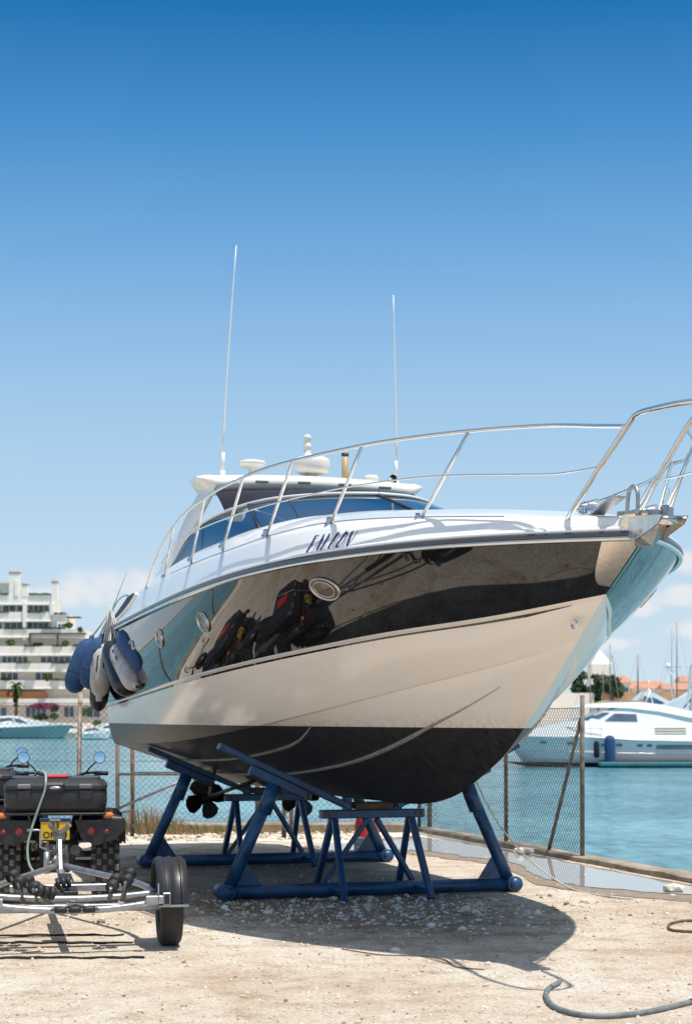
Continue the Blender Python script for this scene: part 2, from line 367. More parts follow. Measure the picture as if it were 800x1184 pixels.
# ------------------------------------------------------------------ light
sd = Vector((.68,-.57,2.67)).normalized()
elev = math.asin(sd.z); az = math.atan2(sd.x, sd.y)
sun = bpy.data.lights.new('sun', 'SUN'); sun.energy = 5.0; sun.angle = math.radians(.53); sun.color = (1,.955,.88)
so = bpy.data.objects.new('sun', sun); COL.objects.link(so); so.location = (20,-18,60)
so.rotation_euler = (-sd).to_track_quat('-Z', 'Y').to_euler()
W = bpy.data.worlds.new('World'); scene.world = W; W.use_nodes = True
nt = W.node_tree; nt.nodes.clear(); N = nt.nodes.new; L = nt.links
out = N('ShaderNodeOutputWorld'); bg = N('ShaderNodeBackground'); bg.inputs['Strength'].default_value = .10
sky = N('ShaderNodeTexSky'); sky.sky_type = 'NISHITA'; sky.sun_disc = False; sky.sun_elevation = elev; sky.sun_rotation = az
sky.air_density = 1.0; sky.dust_density = .55; sky.ozone_density = 2.2; sky.altitude = 0
tc = N('ShaderNodeTexCoord'); sp = N('ShaderNodeSeparateXYZ'); L.new(tc.outputs['Generated'], sp.inputs[0])
def MT(op, a, b=None, c=None, clamp=False):
    m_ = N('ShaderNodeMath'); m_.operation = op; m_.use_clamp = clamp
    for k_, v_ in enumerate((a, b, c)):
        if v_ is None: continue
        if isinstance(v_, (int, float)): m_.inputs[k_].default_value = v_
        else: L.new(v_, m_.inputs[k_])
    return m_.outputs[0]
ya = MT('MAXIMUM', MT('ABSOLUTE', sp.outputs['Y']), .05)
cu_ = MT('DIVIDE', sp.outputs['X'], ya); cw_ = MT('DIVIDE', sp.outputs['Z'], ya)
cmb = N('ShaderNodeCombineXYZ'); L.new(cu_, cmb.inputs[0]); L.new(cw_, cmb.inputs[1])
cn = N('ShaderNodeTexNoise'); cn.inputs['Scale'].default_value = 42; cn.inputs['Detail'].default_value = 9; cn.inputs['Roughness'].default_value = .55; L.new(cmb.outputs[0], cn.inputs[0])
fld = None
# cumulus low over the horizon : bearing tangent, elevation tangent, half width, half height
for (u0, w0, ru, rw) in ((-.142,.078,.034,.012),(-.122,.079,.018,.011),(-.168,.072,.026,.007),(-.104,.072,.024,.008),(-.30,.08,.06,.016),(-.46,.07,.07,.012),(.197,.093,.013,.007),(.188,.072,.018,.008),(.172,.066,.016,.005),(.205,.055,.024,.007),(.150,.045,.022,.005),(.32,.07,.05,.014),(.50,.08,.08,.016),(.75,.10,.10,.02),(-.8,.10,.12,.022),(.0,.012,.05,.004)):
    a_ = MT('DIVIDE', MT('SUBTRACT', cu_, u0), ru); b_ = MT('DIVIDE', MT('SUBTRACT', cw_, w0), rw)
    d_ = MT('SUBTRACT', 1.0, MT('ADD', MT('MULTIPLY', a_, a_), MT('MULTIPLY', b_, b_)))
    fld = d_ if fld is None else MT('MAXIMUM', fld, d_)
fld = MT('MAXIMUM', fld, -1.2)
cov = MT('MULTIPLY_ADD', MT('SUBTRACT', cn.outputs[0], .5), 3.4, fld)
mrc = N('ShaderNodeMapRange'); mrc.interpolation_type = 'SMOOTHSTEP'; mrc.inputs['From Min'].default_value = -.25; mrc.inputs['From Max'].default_value = 1.1; mrc.inputs['To Max'].default_value = .72; L.new(cov, mrc.inputs['Value'])
class _o: outputs = [mrc.outputs[0]]
mm = _o
gr_ = N('ShaderNodeValToRGB'); e = gr_.color_ramp.elements
SKY = [(0,(.66,.78,.88)),(.067,(.58,.74,.88)),(.14,(.44,.65,.86)),(.189,(.345,.575,.83)),(.258,(.185,.425,.75)),(.324,(.065,.285,.62)),(.385,(.010,.165,.44)),(.46,(.12,.29,.56)),(.62,(.36,.46,.60)),(.85,(.43,.48,.55)),(1,(.44,.48,.53))]
while len(e) < len(SKY): e.new(.5)
for k, (p_, c_) in enumerate(SKY): e[k].position = p_; e[k].color = (*c_, 1)
L.new(sp.outputs['Z'], gr_.inputs[0])
sc10 = N('ShaderNodeVectorMath'); sc10.operation = 'SCALE'; sc10.inputs['Scale'].default_value = 10.0; L.new(gr_.outputs[0], sc10.inputs[0])
sk2 = N('ShaderNodeMix'); sk2.data_type = 'RGBA'; sk2.inputs[0].default_value = .96; L.new(sky.outputs[0], sk2.inputs[6]); L.new(sc10.outputs[0], sk2.inputs[7])
cx = N('ShaderNodeMix'); cx.data_type = 'RGBA'; cx.inputs[7].default_value = (8.9,8.7,8.7,1)
L.new(mm.outputs[0], cx.inputs[0]); L.new(sk2.outputs[2], cx.inputs[6]); L.new(cx.outputs[2], bg.inputs[0]); L.new(bg.outputs[0], out.inputs[0])
scene.view_settings.view_transform = 'Standard'; scene.view_settings.look = 'None'; scene.view_settings.exposure = 0

# ------------------------------------------------------------------ setting
SEA = -1.2
KD = Vector((.281,-.9597,0))                       # direction of the side quay edge
K0 = Vector((.95,24.7,0)); KN = Vector((.9597,.281,0))
def kpt(t, off=0, z=0):
    p = K0 + KD*t + KN*off; return Vector((p.x, p.y, z))
# ground sheet, finely split near the camera so that it undulates
g = MB()
ys = [-40,-12,0,4,7] + [7.5+.5*i for i in range(34)]
for i in range(len(ys)-1):
    pass
rows = []
for y in ys + [24.45]:
    xr = K0.x + (24.7-y)/.9597*.281 + .08
    r = []
    for k in range(41):
        u = k/40; xl = -90
        x_ = xr + (xl-xr)*u**3.2
        z = 0
        r.append((x_, y, z))
    rows.append(r)
g.grid(rows)
tag(g.build('ground', M['ground']), kind='structure')
w = MB(); w.grid([[(-6000,-500,SEA),(6000,-500,SEA)],[(-6000,7000,SEA),(6000,7000,SEA)]])
tag(w.build('sea', M['water'], weld=False), kind='structure')
# quay walls down to the water
q = MB()
a = kpt(0,.12,-.02); b = kpt(60,.12,-.02)
q.grid([[(-90,24.5,-.02), (a.x,24.5,-.02), tuple(b)],[(-90,24.5,-3),(a.x,24.5,-3),(b.x,b.y,-3)]], smooth=False)
tag(q.build('quay_wall', M['concrete'], weld=False), kind='structure')
# kerbs : rough concrete, jittered
def kerb(P0, P1, wdt, h, name, seg=.6):
    P0 = Vector(P0); P1 = Vector(P1); d = (P1-P0); Ln = d.length; d.normalize(); n = Vector((-d.y, d.x, 0))
    if n.y < 0: n = -n
    k = MB(); m_ = int(Ln/seg); rows = []
    for i in range(m_+1):
        p = P0 + d*Ln*i/m_; j = lambda s_: random.uniform(-s_, s_)
        hh = h + j(.012)
        rows.append([p + Vector((0,0,-.02)) + n*j(.012), p + Vector((0,0,hh*.8)) + n*j(.01), p + n*(.03+j(.008)) + Vector((0,0,hh)), p + n*(wdt*.5) + Vector((0,0,hh+.005+j(.006))), p + n*(wdt-.02) + Vector((0,0,hh)), p + n*wdt + Vector((0,0,hh-.03)), p + n*wdt + Vector((0,0,-1.6))])
    k.grid(rows, smooth=False)
    return k.build(name, M['concrete'])
tag(kerb(kpt(.1), kpt(45), .26, .065, 'quay_kerb', .35), kind='structure')
tag(kerb((-60,24.25,0), (1.0,24.25,0), .34, .135, 'quay_kerb', .45), kind='structure')
# pale concrete apron along the rear edge
ap = MB(); rows = []
for i in range(60):
    x_ = -12 + i*.222; rows.append([(x_, 24.3, .004), (x_, 22.9 - .25*math.sin(i*.7) - (.9 if x_ > -1.6 else 0)*min(1,(x_+1.6)/1) + random.uniform(-.12,.12), .004)])
ap.grid(rows)
M['apron'] = mat('pale_sandy_concrete', (.72,.64,.53), .95, var=.3, vscale=3, bump=.5, bscale=30)
tag(ap.build('concrete_apron', M['apron']), kind='structure')
# puddle
def blob(pts, z, jit=.06, sub=6):
    P = []; n = len(pts)
    for i in range(n):
        p0, p1, p2, p3 = [Vector((*pts[(i+k-1) % n], 0)) for k in range(4)]
        for s_ in range(sub):
            t = s_/sub
            q_ = .5*((2*p1) + (-p0+p2)*t + (2*p0-5*p1+4*p2-p3)*t*t + (-p0+3*p1-3*p2+p3)*t**3)
            P.append((q_.x+random.uniform(-jit,jit)*.5, q_.y+random.uniform(-jit,jit)*1.6, z))
    return P
pl = [(.80,23.4),(1.2,22.9),(1.75,21.4),(2.35,19.4),(2.85,17.7),(3.28,16.3),(3.9,14.4),(3.6,14.9),(3.05,15.45),(2.3,16.15),(1.92,17.2),(1.85,18.9),(1.35,19.9),(.75,20.9),(-.1,20.8),(-.35,21.6),(.35,22.3)]
cxp = sum(p[0] for p in pl)/len(pl); wm = MB()
pl2 = [(x_*1.0 - (.16 if k_ > 6 else -.05), y_ - (.42 if 7 <= k_ <= 13 else .10)) for k_, (x_, y_) in enumerate(pl)]
P = blob(pl2, .005, .10); wm.add(P, [tuple(range(len(P)))])
tag(wm.build('damp_ground', mat('damp_sand', (.30,.225,.155), .55, var=.35, vscale=6, bump=.5, bscale=40)), kind='structure')
pd = MB(); P = blob(pl, .010); pd.add(P, [tuple(range(len(P)))])
tag(pd.build('puddle', M['puddle']), kind='structure')

# loose stones : nobody could count them
st = MB()
ico = [(0,0,1),(.89,0,.45),(.28,.85,.45),(-.72,.53,.45),(-.72,-.53,.45),(.28,-.85,.45),(.72,.53,-.45),(-.28,.85,-.45),(-.89,0,-.45),(-.28,-.85,-.45),(.72,-.53,-.45),(0,0,-1)]
icf = [(0,1,2),(0,2,3),(0,3,4),(0,4,5),(0,5,1),(1,6,2),(2,7,3),(3,8,4),(4,9,5),(5,10,1),(2,6,7),(3,7,8),(4,8,9),(5,9,10),(1,10,6),(11,7,6),(11,8,7),(11,9,8),(11,10,9),(11,6,10)]
def stone(x_, y, r):
    e_ = [random.uniform(.6,1.25) for _ in range(3)]; a_ = random.uniform(0, 6.28); c_, s_ = math.cos(a_), math.sin(a_)
    vs = []
    for p in ico:
        k = random.uniform(.75,1.2); X = p[0]*e_[0]*r*k; Y = p[1]*e_[1]*r*k
        vs.append((x_+X*c_-Y*s_, y+X*s_+Y*c_, p[2]*.62*e_[2]*r*k + r*.2))
    st.add(vs, icf, random.choice((0,0,0,0,1,2)) if r > .006 else random.choice((0,0,2,3)))
for i in range(15000):
    y = 8 + 15*random.random()**1.3; x_ = random.uniform(-.235*y, .235*y)
    if x_ > K0.x + (24.7-y)*.2928 - .02: continue
    stone(x_, y, .0025 + random.expovariate(1/.0028))
for i in range(2600):                                # paler, larger shingle under the cradle
    x_ = random.gauss(.2, 1.15); y = random.gauss(14.3, .8)
    if abs(x_) > 3.2 or x_ > K0.x + (24.7-y)*.2928 - .02: continue
    stone(x_, y, .005 + random.expovariate(1/.006))
for i in range(500):
    x_ = random.uniform(-4.6,.6); y = random.uniform(22.6,24.1); stone(x_, y, random.uniform(.02,.05))
tag(st.build('loose_stones', [mat('pale_stone', (.66,.57,.46), .9, var=.35, vscale=9), mat('white_stone', (.78,.75,.70), .85), mat('brown_stone', (.30,.22,.16), .95), mat('tan_stone', (.55,.45,.34), .95)], weld=False),
    'small pale and brown stones scattered over the sandy yard', 'stones', kind='stuff')
# two broken lumps by the puddle
def rock(name, label, loc, r):
    rb = MB(); ps = []
    for p in ico: ps.append(Vector(p)*r*random.uniform(.75,1.15))
    vs = [Vector((p.x*1.5, p.y, p.z*.6)) for p in ps]
    rb.add(vs, icf); o = rb.build(name, mat(name+'_stone', (.62,.58,.52), .9, var=.3, vscale=20, bump=.4, bscale=50)); o.location = loc
    return tag(o, label, 'rock')
rock('rock', 'pale lump of rubble beside the puddle under the fence brace', (2.07,20.2,.05), .09)
rock('rock', 'small pale lump of rubble against the kerb at the right edge', (2.98,15.75,.04), .09)
# ------------------------------------------------------------------ dry grass along the rear kerb
gr = MB()
for i in range(2600):
    x_ = random.gauss(-2.6,.55) if random.random() < .7 else random.uniform(-4.4,.3); y = random.uniform(23.75,24.25)
    h = random.uniform(.05,.16) if random.random() < .75 else random.uniform(.2,.48)*math.exp(-((x_+2.75)/.6)**2)
    dx = random.uniform(-.08,.08); dy = random.uniform(-.05,.05); w_ = .006
    gr.add([(x_-w_, y, .0), (x_+w_, y, .0), (x_+dx*.5+w_*.6, y+dy*.5, h*.6), (x_+dx, y+dy, h)], [(0,1,2,3)], random.choice((0,0,1)))
tag(gr.build('dry_grass', [mat('straw_grass', (.36,.24,.12), .9), mat('green_grass', (.13,.14,.05), .9)], weld=False), 'dry straw coloured weeds growing along the foot of the rear kerb', 'grass', kind='stuff')

# ------------------------------------------------------------------ chain link fences
def chain_link(mb, P0, P1, z0, z1, pitch=.085, r=.0025):
    P0 = Vector(P0); P1 = Vector(P1); d = P1-P0; Ln = d.length; d.normalize(); h = z1-z0; n = Vector((-d.y,d.x,0))
    k = -h
    while k < Ln:
        for sgn in (1,-1):
            a0, b0 = (k, z0), (k+h, z1)
            if sgn < 0: a0, b0 = (k, z1), (k+h, z0)
            (s0, q0), (s1, q1) = a0, b0
            if s0 < 0: q0 = q0 + (q1-q0)*(0-s0)/(s1-s0); s0 = 0
            if s1 > Ln: q1 = q0 + (q1-q0)*(Ln-s0)/(s1-s0); s1 = Ln
            if s1 > s0+.01:
                A_ = P0 + d*s0 + Vector((0,0,q0)); B_ = P0 + d*s1 + Vector((0,0,q1))
                mb.path([A_, B_], r, 3, caps=False, smooth=False)
        k += pitch
def post(parent, x_, y, z0, z1, m, r=.028, name='post', lean=0):
    p = MB(); p.path([(x_, y, z0), (x_+lean*.5, y, (z0+z1)/2), (x_+lean, y, z1)], r, 10); return p.build(name, m, parent)
fl = thing('chain_link_fence', 'rusty chain link fence on the rear kerb behind the quad bike and the stern', 'fence', (-8,24.42,.1))
m_ = MB(); chain_link(m_, (-6,0,0), (9.3,0,0), .03, 1.72); m_.build('wire_mesh', M['wire'], fl, weld=False)
for i, (x_, mm_) in enumerate([(-1.6,M['post']), (1.35,M['post']), (4.22,M['post_light']), (6.75,M['post']), (9.18,M['post'])]):
    post(fl, x_, .03, -.1, 1.9, mm_, .034, lean=.03 if i == 2 else 0)
m_ = MB(); m_.tube((-6,0,1.72), (9.3,0,1.72), .004, n=5).tube((-6,0,.9), (9.3,0,.9), .003, n=5); m_.build('tension_wire', M['wire'], fl)
fr = thing('chain_link_fence', 'chain link fence with a raking end brace running along the side kerb', 'fence', tuple(kpt(0,.1,.05)))
o_ = kpt(0,.1,.05)
def rel(p, o=o_): return (p.x-o.x, p.y-o.y, p.z-o.z)
E1 = kpt(5.65,.1)
m_ = MB(); chain_link(m_, (0,0,0), (E1.x-o_.x, E1.y-o_.y, 0), .03, 1.66, .072, .0030); m_.build('wire_mesh', M['wire'], fr, weld=False)
for t in (0, 3.35, 5.65):
    p = kpt(t,.1); post(fr, p.x-o_.x, p.y-o_.y, -.02, 1.80, M['post'], .026)
p0 = kpt(4.7,.1,.05); p1 = kpt(5.62,.1,1.6)
m_ = MB(); m_.tube(rel(p0), rel(p1), .022, n=8); m_.build('brace', M['post'], fr)
m_ = MB(); m_.tube((0,0,1.66), (E1.x-o_.x, E1.y-o_.y, 1.66), .004, n=5); m_.build('tension_wire', M['wire'], fr)
# ------------------------------------------------------------------ the motor boat on its cradles
BZ0 = .84                                            # height of the keel above the ground
boat = thing('motor_boat', 'large black and cream motor yacht lettered FALCON standing ashore on blue steel cradles', 'boat', (1.812,10.50,BZ0), math.atan2(.305,.952))
SH = (0,0,-BZ0)
def V(a, v, z): return Vector((-v, a, z))            # a aft of the bow, v to starboard, z above the ground
LB = 10.4
def isub(t0, t1, n, p=1.0): return [t0+(t1-t0)*(i/n)**p for i in range(n+1)]
wS = spline([0,.06,.21,.45,.75,1.1,1.55,2.24,3,4,5,6,8,10.4], [0,.060,.178,.365,.58,.815,1.075,1.37,1.565,1.68,1.72,1.72,1.65,1.48])
zS = spline([0,1,2,3,4,6,8,10.4], [2.68,2.712,2.708,2.688,2.664,2.615,2.580,2.573])
wB = spline([.53,.8,1,1.5,2,3,4,6,8,10.4], [.0,.165,.275,.52,.77,1.12,1.35,1.55,1.56,1.46])
zB = spline([.53,1,2,3,4,6,8,10.4], [2.364,2.300,2.212,2.135,2.065,1.948,1.850,1.762])
wC = spline([.95,1.5,2,3,4,5,6,8,10.4], [.0,.26,.46,.79,1.01,1.16,1.27,1.37,1.38])
zC = spline([.95,1.5,2,3,4,5,6,8,10.4], [2.085,1.965,1.88,1.73,1.605,1.505,1.425,1.338,1.31])
zK = spline([.95,1.18,1.5,1.83,2.14,2.55,2.9,3.4,3.9,4.6,5.5,8,10.4], [2.07,1.925,1.71,1.50,1.325,1.162,1.04,.93,.878,.86,.852,.845,.84])
def curve_at(fw, fz, a0, t): a = a0 + (LB-a0)*t; return Vector((a, fw(a), fz(a)))
NT = 90
TT = [ (i/NT)**1.55 for i in range(NT+1)]
def strip(Alo, Ahi, ns, bulge, sgn, bulge_fn=None):
    rows = []
    for j in range(ns+1):
        s_ = j/ns; r = []
        for t in TT:
            lo = Alo(t); hi = Ahi(t); p = lo.lerp(hi, s_)
            k = (bulge_fn(t) if bulge_fn else bulge*(1-math.exp(-t*14)))*4*s_*(1-s_)
            r.append(V(p.x, sgn*(p.y + k), p.z))
        rows.append(r)
    return rows
cS = lambda t: curve_at(wS, zS, 0, t)
cB = lambda t: curve_at(wB, zB, .53, t)
cC = lambda t: curve_at(wC, zC, .95, t)
cK = lambda t: Vector((.95+(LB-.95)*t, 0, zK(.95+(LB-.95)*t)))
def between(f1, f2, dz):                              # a curve dz below the boundary
    def f(t):
        p = cB(t); q_ = cC(t); h_ = max(p.z-q_.z, .05); r = p.lerp(q_, dz/h_); return r
    return f
c1 = between(cB, cC, .026); 
def c2(t):
    return between(cB, cC, .026 + .058)(t)
hull_up = MB(); hull_lo = MB(); stripe = MB(); dark = MB()
def black_bulge(t): return .040*(1-math.exp(-t*9))
for sg in (1,-1):
    hull_up.grid(strip(cB, cS, 10, 0, sg, black_bulge), flip=sg<0)
    stripe.grid(strip(c1, cB, 2, .014, sg), flip=sg<0)
    # dark styling line starting a little aft of the stem
    rows = []
    for j in range(3):
        r = []
        for t in TT:
            tt_ = .02+.98*t; w_ = min(1, t*14+.05); p = c1(tt_).lerp(c2(tt_), .06+ j/2*(.62*w_+.03)); r.append(V(p.x, sg*(p.y+.003), p.z))
        rows.append(r)
    dark.grid(rows, flip=sg>0)
    hull_lo.grid(strip(cC, c1, 12, .02, sg), flip=sg<0)
    # chine flat and bottom
    cc = lambda t: cC(t) + Vector((0, -.035*min(1,t*12), -.004))
    hull_lo.grid(strip(cc, cC, 1, 0, sg), flip=sg<0)
    hull_lo.grid(strip(cK, cc, 14, .02, sg, lambda t: (.05*math.exp(-((t-.22)/.16)**2)+.006)*(1-math.exp(-t*14))), flip=sg<0)
# transom
def section(a):
    s_ = []
    def at(f, a0): return f((a-a0)/(LB-a0))
    for j in range(0,11): 
        p = at(cK,.95).lerp(at(cC,.95), j/10); s_.append((p.y, p.z))
    for j in range(1,9):
        p = at(cC,.95).lerp(at(cB,.53), j/8); s_.append((p.y + .02*4*j/8*(1-j/8), p.z))
    return s_
tr = section(LB); pts = [V(LB, v, z) for v, z in tr] + [V(LB, -v, z) for v, z in tr[::-1][:-1]]
hull_lo.add(pts, [tuple(range(len(pts)))])
b_ = [V(LB, cB(1).y, cB(1).z), V(LB, cS(1).y, cS(1).z), V(LB, -cS(1).y, cS(1).z), V(LB, -cB(1).y, cB(1).z)]
hull_up.add(b_, [(0,1,2,3)])
hull = hull_lo.build('hull', M['hull_lower'], boat, SH, sharp=28)
topside = hull_up.build('topside', M['gel_black'], boat, SH, sharp=28)
stripe.build('pinstripe', M['gel_cream'], topside, SH, sharp=50)
dark.build('styling_line', M['gel_black'], topside, SH)
# stainless stem guard, wrapped round the stem between rail and cream
sgm = MB()
for sg, wid in ((1, .165),(-1,.012)):
    rows = []
    for i in range(15):
        s_ = 1 - i/14*.86
        r = []
        half = wid*(1-.45*i/14)*min(1, math.sqrt(max(0,1-((i/14)**7))+.01)) if sg > 0 else wid
        for j in range(9):
            da = half*1.25*j/8
            a0 = .53*(1-s_)
            a_ = a0 + da
            p = Vector((a_, wS(a_), zS(a_))); 
            # evaluate black surface at same height
            tB = (a_-a0)/(LB-a0) if LB > a0 else 0
            P = cB(tB).lerp(cS(tB), s_); k = black_bulge(tB)*4*s_*(1-s_)
            r.append(V(P.x, sg*(P.y + k + .006), P.z))
        rows.append(r)
    sgm.grid(rows, flip=sg<0)
sgm.build('stem_guard', M['steel_plate'], boat, SH)
# rubbing strake
def off_curve(dw, dz, t0=0, n=110):
    return [Vector((a, wS(a)+dw, zS(a)+dz)) for a in isub(t0, LB, n, 1.4)]
rs = MB(); rd = MB(); rw = MB()
for sg in (1,-1):
    rs.path([V(p.x, sg*p.y, p.z) for p in off_curve(.016,-.012)], .017, 8)
    rd.path([V(p.x, sg*p.y, p.z) for p in off_curve(.014,.018)], .020, 8)
    rw.path([V(p.x, sg*p.y, p.z) for p in off_curve(.006,.045)], .016, 8)
M['rub_grey'] = mat('grey_rubbing_rubber', (.07,.08,.095), .3)
rail_o = rs.build('rub_rail', M['steel'], boat, SH); rd.build('rub_rail_insert', M['rub_grey'], rail_o, SH)
rw.build('gunwale_lip', M['gel_white'], rail_o, SH)
# spray rails under the bow
def bot_pt(a, f, sg):
    t = (a-.95)/(LB-.95); k = (.05*math.exp(-((t-.22)/.16)**2)+.006)*4*f*(1-f)
    p = cK(t).lerp(cC(t) + Vector((0,-.035*min(1,t*12),-.004)), f); return V(p.x, sg*(p.y+k), p.z)
M['strake'] = mat('worn_antifouling_edge', (.34,.31,.29), .5, var=.4, vscale=20)
spl = MB()
for sg in (1,-1):
    for fa in (spline([1.7,2.5,3.6,5.4,8,10.2],[.63,.585,.52,.42,.34,.32]), spline([3.75,4.2,4.6,5.3,6.8,8,10.2],[.99,.86,.78,.72,.66,.64,.62])):
        a0 = 1.72 if fa(10) < .5 else 3.95
        rows = [[],[],[],[]]
        for a in isub(a0, 10.2, 60):
            k = min(1, (a-a0)*.9+.02); f = fa(a)
            p0 = bot_pt(a, f-.020*k, sg); p1 = bot_pt(a, f+.016*k, sg)
            n_ = Vector((-sg*.45,0,-.9)).normalized()*.026*k
            rows[0].append(p0-n_*.1); rows[1].append(p1 + n_*.8); rows[2].append(p1+n_*.9+Vector((0,0,.006))); rows[3].append(p1-n_*.1)
        spl.grid(rows, smooth=False)
spl.build('spray_rail', M['strake'], boat, SH)

# deck moulding
def gun_h(a): t = min(1, a/2.8); t = t*t*(3-2*t); return .13 + .155*t + (.05*min(1,max(0,(a-4)/3)))- (.16*max(0,(a-8.9)/1.5))
vKf = spline([3.88,4.0,4.25,4.7,5.3,5.9,7.0,7.6,9,10.4], [0.0,.42,.76,1.02,1.13,1.19,1.27,1.30,1.31,1.22])
zKf = spline([3.88,4.25,4.7,5.9,7.0,7.6,8.4,9,9.7,10.4], [3.265,3.24,3.205,3.165,3.11,3.06,3.00,2.95,2.86,2.70])
zCr = spline([0,.5,1,2.55,3.2,3.88], [2.80,2.86,2.94,3.125,3.20,3.265])
def deck_rows(a):
    ws, zs, h = wS(a), zS(a), gun_h(a)
    k = min(1, .35 + a/1.5)
    base = [(ws+.002, zs+.03), (ws-.010*k, zs+.07), (ws-.035*k, zs+h*.45), (ws-.075*k, zs+h*.80), (ws-.10*k, zs+h*.93), (ws-.15*k, zs+h)]
    g_ = base[-1]
    if a < 3.88: vk, zk = 0.0, zCr(a)
    else: vk, zk = max(0,vKf(a)), zKf(a)
    out = base[:]
    for j in range(1, 13):
        u = j/12; v = g_[0] + (vk-g_[0])*u; ex = 3.2 if a < 3.9 else 2.2
        out.append((v, g_[1] + (zk-g_[1])*(1-(1-u)**ex)))
    return out
dk = MB(); AL = isub(.0, 3.88, 34, 1.3) + [3.9,3.93,3.97,4.02,4.1,4.2,4.35,4.5,4.7,4.95] + isub(5.2, LB, 26)
for sg in (1,-1):
    R_ = [[V(a, sg*v, z) for v, z in deck_rows(a)] for a in AL]
    dk.grid(R_, flip=sg>0)
# close the stern end of the mouldings and the cockpit inner wall
for sg in (1,-1):
    e_ = deck_rows(LB); dk.add([V(LB, sg*v, z) for v, z in e_] + [V(LB, sg*e_[-1][0], zS(LB))], [tuple(range(len(e_)+1))])
    dk.grid([[V(a, sg*vKf(a), zKf(a)) for a in isub(5.2,LB,20)],[V(a, sg*(vKf(a)-.04), 2.3) for a in isub(5.2,LB,20)]])
dk.add([V(3.95,1.3,2.35), V(LB,1.3,2.35), V(LB,-1.3,2.35), V(3.95,-1.3,2.35)], [(0,1,2,3)])
deck = dk.build('deck', M['gel_white'], boat, SH, sharp=40)
# a thin moulded seam line along the side of the foredeck
sm_ = MB()
for sg in (1,-1):
    P = []
    for a in isub(.9, 6.4, 40):
        r = deck_rows(a); P.append(V(a, sg*(r[5][0]+.002), r[5][1]+.004))
    sm_.path(P, .0035, 5)
M['seam'] = mat('grey_seam', (.30,.31,.33), .5)
sm_.build('deck_seam', M['seam'], deck, SH)

def deck_pt(a, s_, sg=1, off=0.0):                   # s_ 0..1 up the gunwale side from the rail
    r = deck_rows(a)[:6]; L_ = s_*5; i = min(4, int(L_)); f = L_-i
    v = r[i][0]*(1-f)+r[i+1][0]*f; z = r[i][1]*(1-f)+r[i+1][1]*f
    tv, tz = r[i+1][0]-r[i][0], r[i+1][1]-r[i][1]; l_ = math.hypot(tv, tz)
    return V(a, sg*(v + off*tz/l_), z - off*tv/l_)
# name on the gunwale : thick and thin italic strokes
def strokes(ch):
    T_, t_ = .24, .065
    return {
     'F': [([(.20,0),(.20,1)],T_), ([(.2,.97),(.75,.97)],t_), ([(.2,.55),(.6,.55)],t_), ([(.05,.02),(.36,.02)],t_)],
     'A': [([(.05,0),(.42,1)],t_), ([(.42,1),(.78,0)],T_), ([(.2,.36),(.6,.36)],t_)],
     'L': [([(.20,0),(.20,1)],T_), ([(.1,.03),(.75,.03)],t_), ([(.72,.03),(.78,.28)],t_)],
     'C': [([(.75,.82),(.62,.96),(.45,.99)],t_), ([(.45,.99),(.25,.88),(.16,.5),(.25,.12),(.45,.01)],T_*.9), ([(.45,.01),(.65,.05),(.78,.2)],t_)],
     'O': [([(.5,.99),(.3,.9),(.17,.5),(.3,.1),(.5,.01)],T_*.9), ([(.5,.01),(.72,.12),(.84,.5),(.72,.88),(.5,.99)],t_*1.6)],
     'N': [([(.12,0),(.12,1)],t_), ([(.12,1),(.78,0)],T_), ([(.80,0),(.80,1)],t_)]}[ch]
nm = MB(); aL, aR = 2.42, 1.93; n_ = 6
for i, ch in enumerate('FALCON'):
    for pts_, wd in strokes(ch):
        fine = []
        for k in range(len(pts_)-1):
            for q_ in range(5): fine.append((pts_[k][0]+(pts_[k+1][0]-pts_[k][0])*q_/5, pts_[k][1]+(pts_[k+1][1]-pts_[k][1])*q_/5))
        fine.append(pts_[-1]); lo = []; hi = []
        for k, (x_, y_) in enumerate(fine):
            x0, y0 = fine[max(0,k-1)]; x1, y1 = fine[min(len(fine)-1,k+1)]; dx, dy = (x1-x0)*.10, (y1-y0)*.13; l_ = math.hypot(dx,dy)+1e-9
            for sd_, lst in ((1,hi),(-1,lo)):
                cxx = i + x_*.92 + .45*(y_-.5)*.9 + sd_*(-dy/l_)*wd*.5/1.0; cyy = y_ + sd_*(dx/l_)*wd*.38
                lst.append(deck_pt(aL + (aR-aL)*(cxx/n_), (.16+.36*cyy), 1, .005))
        nm.grid([lo, hi])
nm.build('name_lettering', M['ink_blue'], deck, SH)
# air intake scoop at the quarter
it = MB(); it2 = MB()
def ipt(th, k, off): 
    a = 9.05 - .98*k*math.cos(th); s_ = .62 + .33*k*math.sin(th)*(1-.45*math.cos(th))
    return deck_pt(a, min(.99,max(.12,s_)), 1, off)
it.grid([[ipt(2*PI*j_/28, k_/6, .014) for j_ in range(29)] for k_ in range(7)])
it2.path([ipt(2*PI*j_/28, 1.04, .010) for j_ in range(28)], .013, 6, closed=True)
it.build('air_intake', M['dark_void'], deck, SH); it2.build('air_intake_rim', M['gel_white'], deck, SH)

